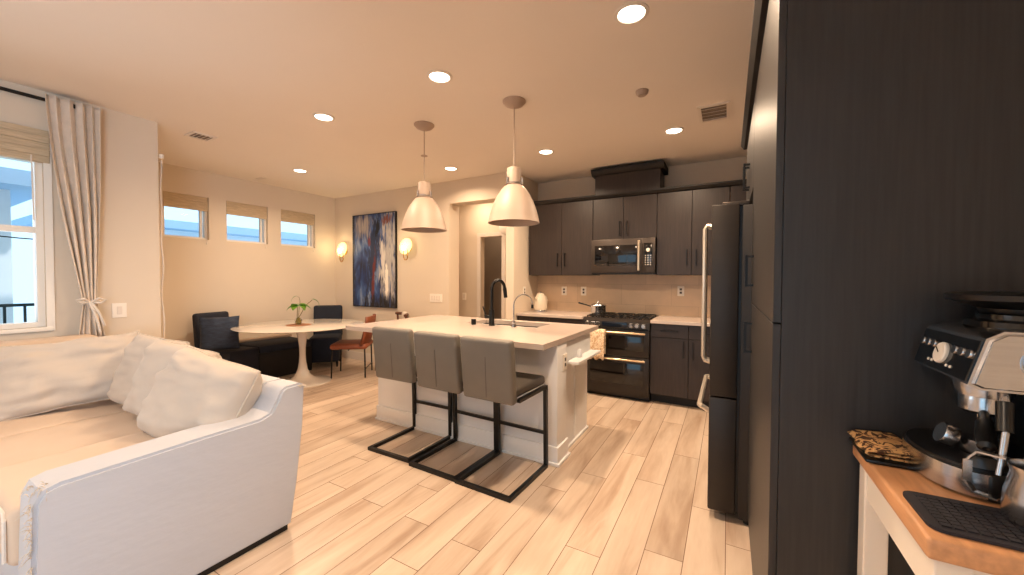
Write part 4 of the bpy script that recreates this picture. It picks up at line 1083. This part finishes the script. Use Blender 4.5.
cushion('off-white pillow at the left picture edge, almost cut off', (-3.92, .20, .70), .60, .45, .17, radians(88), radians(-20), 0, 17, G, .012, 'cush', .14, 2.6)

# ------------------------------------------------------------------ coffee cart
def cart():
    x0, x1, y0, y1, z = .28, .70, .842, 1.262, .96
    t = thing('coffee_cart', 'white kitchen cart with a butcher-block top beside the pantry', 'cart', ((x0+x1)/2, (y0+y1)/2, 0))
    bm = nb(); box(bm, (x0, y0, z-.035), (x1, y1, z), .006, 3); obj('top', bm, M['board'], t, smooth=True, label='butcher-block top')
    ins = .012
    for xx in (x0+ins, x1-ins-.045):
        for yy in (y0+ins, y1-ins-.045):
            bm = nb(); box(bm, (xx, yy, 0), (xx+.045, yy+.045, z-.035), .003); obj('leg', bm, M['cartwhite'], t)
    pbox('apron', (x0+ins+.004, y0+ins+.045, z-.115), (x0+ins+.026, y1-ins-.045, z-.035), M['cartwhite'], t)
    pbox('apron', (x0+ins+.045, y0+ins+.004, z-.135), (x1-ins-.045, y0+ins+.022, z-.035), M['cartwhite'], t)
    pbox('apron', (x0+ins+.045, y1-ins-.022, z-.115), (x1-ins-.045, y1-ins-.004, z-.035), M['cartwhite'], t)
    pbox('shelf', (x0+ins+.01, y0+ins+.01, .22), (x1-ins-.01, y1-ins-.01, .24), M['cartwhite'], t)
cart()
def mat_():
    bm = nb(); x0, x1, y0, y1, z = .292, .68, .866, 1.0, .961
    pts = []
    for cx, cy, a0 in ((x1-.02, y1-.02, 0), (x0+.02, y1-.02, 90), (x0+.02, y0+.02, 180), (x1-.02, y0+.02, 270)):
        for k in range(5): a = radians(a0+90*k/4); pts.append((cx+.02*cos(a), cy+.02*sin(a)))
    prism(bm, pts, z, z+.005, 'z')
    for i in range(24):
        for j in range(9):
            cx = x0+.015+(x1-x0-.03)*(i+.5)/24; cy = y0+.012+(y1-y0-.024)*(j+.5)/9
            box(bm, (cx-.0062, cy-.005, z+.004), (cx+.0062, cy+.005, z+.0075))
    tag(obj('drying_mat', bm, M['matblk']), 'black ribbed mat on the near edge of the cart', 'mat')
mat_()
def espresso():
    x0, x1, y0, y1, z = .40, .75, 1.165, 1.44, .911
    ym = (y0+y1)/2
    t = thing('espresso_machine', 'stainless steel and black espresso machine on the cart at the right edge', 'espresso machine', ((x0+x1)/2, ym, z))
    # base and drip tray
    bm = nb(); box(bm, (x0+.04, y0, z), (x1, y1, z+.06), .008, 3); obj('base', bm, M['blackplastic'], t, smooth=True)
    bm = nb(); pts = []
    for k in range(17):
        a = pi/2+pi*k/16; pts.append((x0+.035+.075*cos(a), ym+(y1-y0)/2*.98*sin(a)))
    pts += [(x0+.17, y0+.003), (x0+.17, y1-.003)]
    prism(bm, pts, z+.006, z+.058, 'z'); obj('drip_tray', bm, M['steel'], t, smooth=True, label='curved steel drip tray')
    bm = nb(); pts2 = [(cx*.94+.022 if False else cx+.006, (cy-ym)*.93+ym) for cx, cy in pts]; prism(bm, pts2, z+.0585, z+.066, 'z')
    obj('tray_grid', bm, M['blackplastic'], t, smooth=True)
    # rear column
    bm = nb(); box(bm, (x0+.18, y0, z+.06), (x1, y1, z+.235), .006, 2); obj('rear_housing', bm, M['blackplastic'], t, smooth=True)
    # upper housing: steel body, black slanted fascia
    bm = nb(); prof = [(x0+.03, z+.235), (x0+.01, z+.245), (x0+.035, z+.345), (x0+.06, z+.362), (x1, z+.362), (x1, z+.235)]
    prism(bm, prof, y0, y1, 'y'); bmesh.ops.bevel(bm, geom=[e for e in bm.edges if abs(e.verts[0].co.y-e.verts[1].co.y) < 1e-4], offset=.008, segments=3, affect='EDGES')
    obj('upper_housing', bm, M['steel'], t, smooth=True, label='stainless steel upper housing')
    nrm = Vector((-.10, 0, .025)).normalized(); d = Vector((.025, 0, .10)).normalized()
    A = Matrix((( -nrm.x*-1, 0, d.x), (0, 1, 0), (-nrm.z*-1, 0, d.z))).to_4x4()
    def onface(a, b, out=0):   # a along y, b up face 0..1
        p = Vector((x0+.01, 0, z+.245)) + Vector((.025, 0, .10))*b + nrm*out; return Vector((p.x, a, p.z))
    bm = nb(); vs = []
    for o_ in (0.0005, .0045):
        for a, b in ((y0+.012, .05), (y1-.012, .05), (y1-.012, .93), (y0+.012, .93)): vs.append(bm.verts.new(onface(a, b, o_)))
    for f in ((0, 1, 2, 3), (7, 6, 5, 4), (0, 4, 5, 1), (1, 5, 6, 2), (2, 6, 7, 3), (3, 7, 4, 0)): bm.faces.new([vs[i] for i in f])
    bmesh.ops.recalc_face_normals(bm, faces=bm.faces)
    fp = obj('control_panel', bm, M['glassblk'], t)
    rot = Matrix.Rotation(math.atan2(.025, .10), 4, 'Y') @ Matrix.Rotation(radians(-90), 4, 'Y')
    def disc(name, a, b, r, m, h=.006, par=fp):
        bm = nb(); lathe(bm, [(.0, h), (r*.9, h), (r, h*.6), (r, 0)], seg=24, M4=Matrix.Translation(onface(a, b, .0046)) @ rot); return obj(name, bm, m, par, smooth=True)
    disc('gauge', ym, .46, .026, M['plate'], .008)
    bm = nb(); p = onface(ym, .46, .013); bar(bm, p, p+Vector((0, .012, .012)), .0015); obj('gauge_needle', bm, M['black'], fp)
    for s in (-1, 1):
        for k in range(3): disc('button', ym+s*(.050+k*.030), .62, .0105, M['steel'], .005)
        for k in range(2): disc('indicator', ym+s*(.036+k*.018), .22, .0035, M['plate'], .002)
    # group head
    gx = x0+.085
    bm = nb(); lathe(bm, [(.0, .235), (.046, .235), (.048, .222), (.044, .20), (.0, .198)], (gx, ym, z), 28); obj('group_head', bm, M['steel'], t, smooth=True)
    pf = nb(); lathe(pf, [(.037, .199), (.039, .190), (.038, .165), (.03, .158), (.0, .156)], (gx, ym, z), 28); 
    lathe(pf, [(.0, .157), (.012, .156), (.010, .135), (.0, .133)], (gx, ym, z), 14)
    p_ = obj('portafilter', pf, M['steel'], t, smooth=True)
    d_ = Vector((-.30, -.86, -.40)).normalized(); s_ = Vector((gx, ym, z+.180))
    bm = nb(); tube(bm, [s_+d_*.036, s_+d_*.06, s_+d_*.075, s_+d_*.12, s_+d_*.155, s_+d_*.162], [.008, .009, .014, .016, .014, .006], 12); obj('portafilter_handle', bm, M['blackplastic'], p_, smooth=True)
    # steam wand on the near side
    bm = nb(); tube(bm, [(x0+.07, y0+.03, z+.24), (x0+.06, y0+.0, z+.21), (x0+.055, y0-.02, z+.17), (x0+.045, y0-.03, z+.10), (x0+.04, y0-.035, z+.075)], [.009, .009, .006, .0055, .005], 10); w = obj('steam_wand', bm, M['steel'], t, smooth=True)
    bm = nb(); tube(bm, [(x0+.062, y0+.004, z+.215), (x0+.052, y0-.022, z+.160)], [.013, .012], 10); obj('grip', bm, M['blackplastic'], w, smooth=True)
    # hopper and lid
    bm = nb(); lathe(bm, [(.11, .3625), (.11, .376), (.092, .381), (.092, .392), (.0, .392)], (x0+.165, ym, z), 36); h = obj('hopper_base', bm, M['glassblk'], t, smooth=True)
    bm = nb(); lathe(bm, [(.085, .393), (.09, .405), (.12, .416), (.14, .424), (.142, .436), (.12, .442), (.0, .440)], (x0+.165, ym, z), 40); obj('hopper', bm, M['blackplastic'], t, smooth=True, label='black bean hopper')
    # steam dial on side
    bm = nb(); lathe(bm, [(.0, .022), (.026, .022), (.029, .016), (.030, .002), (.036, .002), (.036, 0)], seg=32, M4=place((x0+.115, y0, z+.30), 0, radians(90))); obj('steam_dial', bm, M['steel'], t, smooth=True)
    # round tamper end on the tray side
    bm = nb(); lathe(bm, [(.0, .028), (.024, .028), (.026, .024), (.026, .004), (.012, 0), (.0, 0)], seg=28, M4=place((x0+.035, ym-.02, z+.095), 0, 0, radians(-70))); obj('tamper', bm, M['steel'], t, smooth=True)
    bm = nb(); lathe(bm, [(.0, .034), (.034, .034), (.032, .005), (.03, .0), (.0, 0)], (x0+.075, ym-.02, z+.0665), 28); tube(bm, [(x0+.075, ym-.055, z+.09), (x0+.07, ym-.085, z+.085), (x0+.075, ym-.11, z+.08)], .005, 8)
    fc = tag(obj('filter_cup', bm, M['steel'], smooth=True), 'small steel filter cup standing on the espresso machine drip tray', 'cup')
    k = .88; off = Vector((.535, 1.146, .9612)); o0 = t.location.copy(); t.scale = (k, k, k*.98)
    t.location = off; fc.scale = t.scale; fc.location = off-Vector([o0[i]*t.scale[i] for i in range(3)])
espresso()
def pitcher():
    x, y, z = .452, .955, .9695
    t = thing('milk_pitcher', 'stainless steel milk pitcher with a strap handle on the black mat', 'pitcher', (x, y, z))
    bm = nb(); lathe(bm, [(.0, 0), (.042, 0), (.046, .006), (.044, .045), (.037, .078), (.040, .092), (.038, .092), (.034, .078), (.041, .045), (.041, .01), (.0, .008)], (x, y, z), 32); obj('pitcher_body', bm, M['steel'], t, smooth=True)
    d = Vector((-.75, .65, 0)).normalized()
    c = Vector((x, y, z))
    pts = [c+d*.041+Vector((0, 0, .092)), c+d*.075+Vector((0, 0, .090)), c+d*.088+Vector((0, 0, .07)), c+d*.088+Vector((0, 0, .03)), c+d*.078+Vector((0, 0, .016)), c+d*.05+Vector((0, 0, .016))]
    bm = nb()
    for a, b in zip(pts, pts[1:]): bar(bm, a, b, .012, .003)
    obj('handle', bm, M['steel'], t)
pitcher()
def folded_cloth():
    bm = nb(); box(bm, (.272, 1.12, .9612), (.37, 1.262, .969), .003, 2)
    tag(obj('black_tray', bm, M['blackplastic'], smooth=True), 'small black box at the back left corner of the cart, under the printed cloth', 'box')
    bm = nb(); g = {}; n = 18
    prof = [(.365, .972), (.32, .973), (.284, .973), (.276, .977), (.284, .981), (.32, .980), (.358, .980), (.368, .985), (.358, .991), (.32, .989), (.287, .986)]
    for i in range(n+1):
        for j, (px, pz) in enumerate(prof):
            g[i, j] = bm.verts.new((px+.004*sin(i*.6), 1.135+.13*i/n, pz+.002*sin(i*.8)))
    for i in range(n):
        for j in range(len(prof)-1): bm.faces.new((g[i, j], g[i+1, j], g[i+1, j+1], g[i, j+1]))
    o = tag(obj('folded_napkin', bm, M['cloth2'], smooth='all'), 'brown leaf-printed cloth folded at the back corner of the cart', 'cloth'); m_ = o.modifiers.new('s', 'SOLIDIFY'); m_.thickness = .0025
folded_cloth()
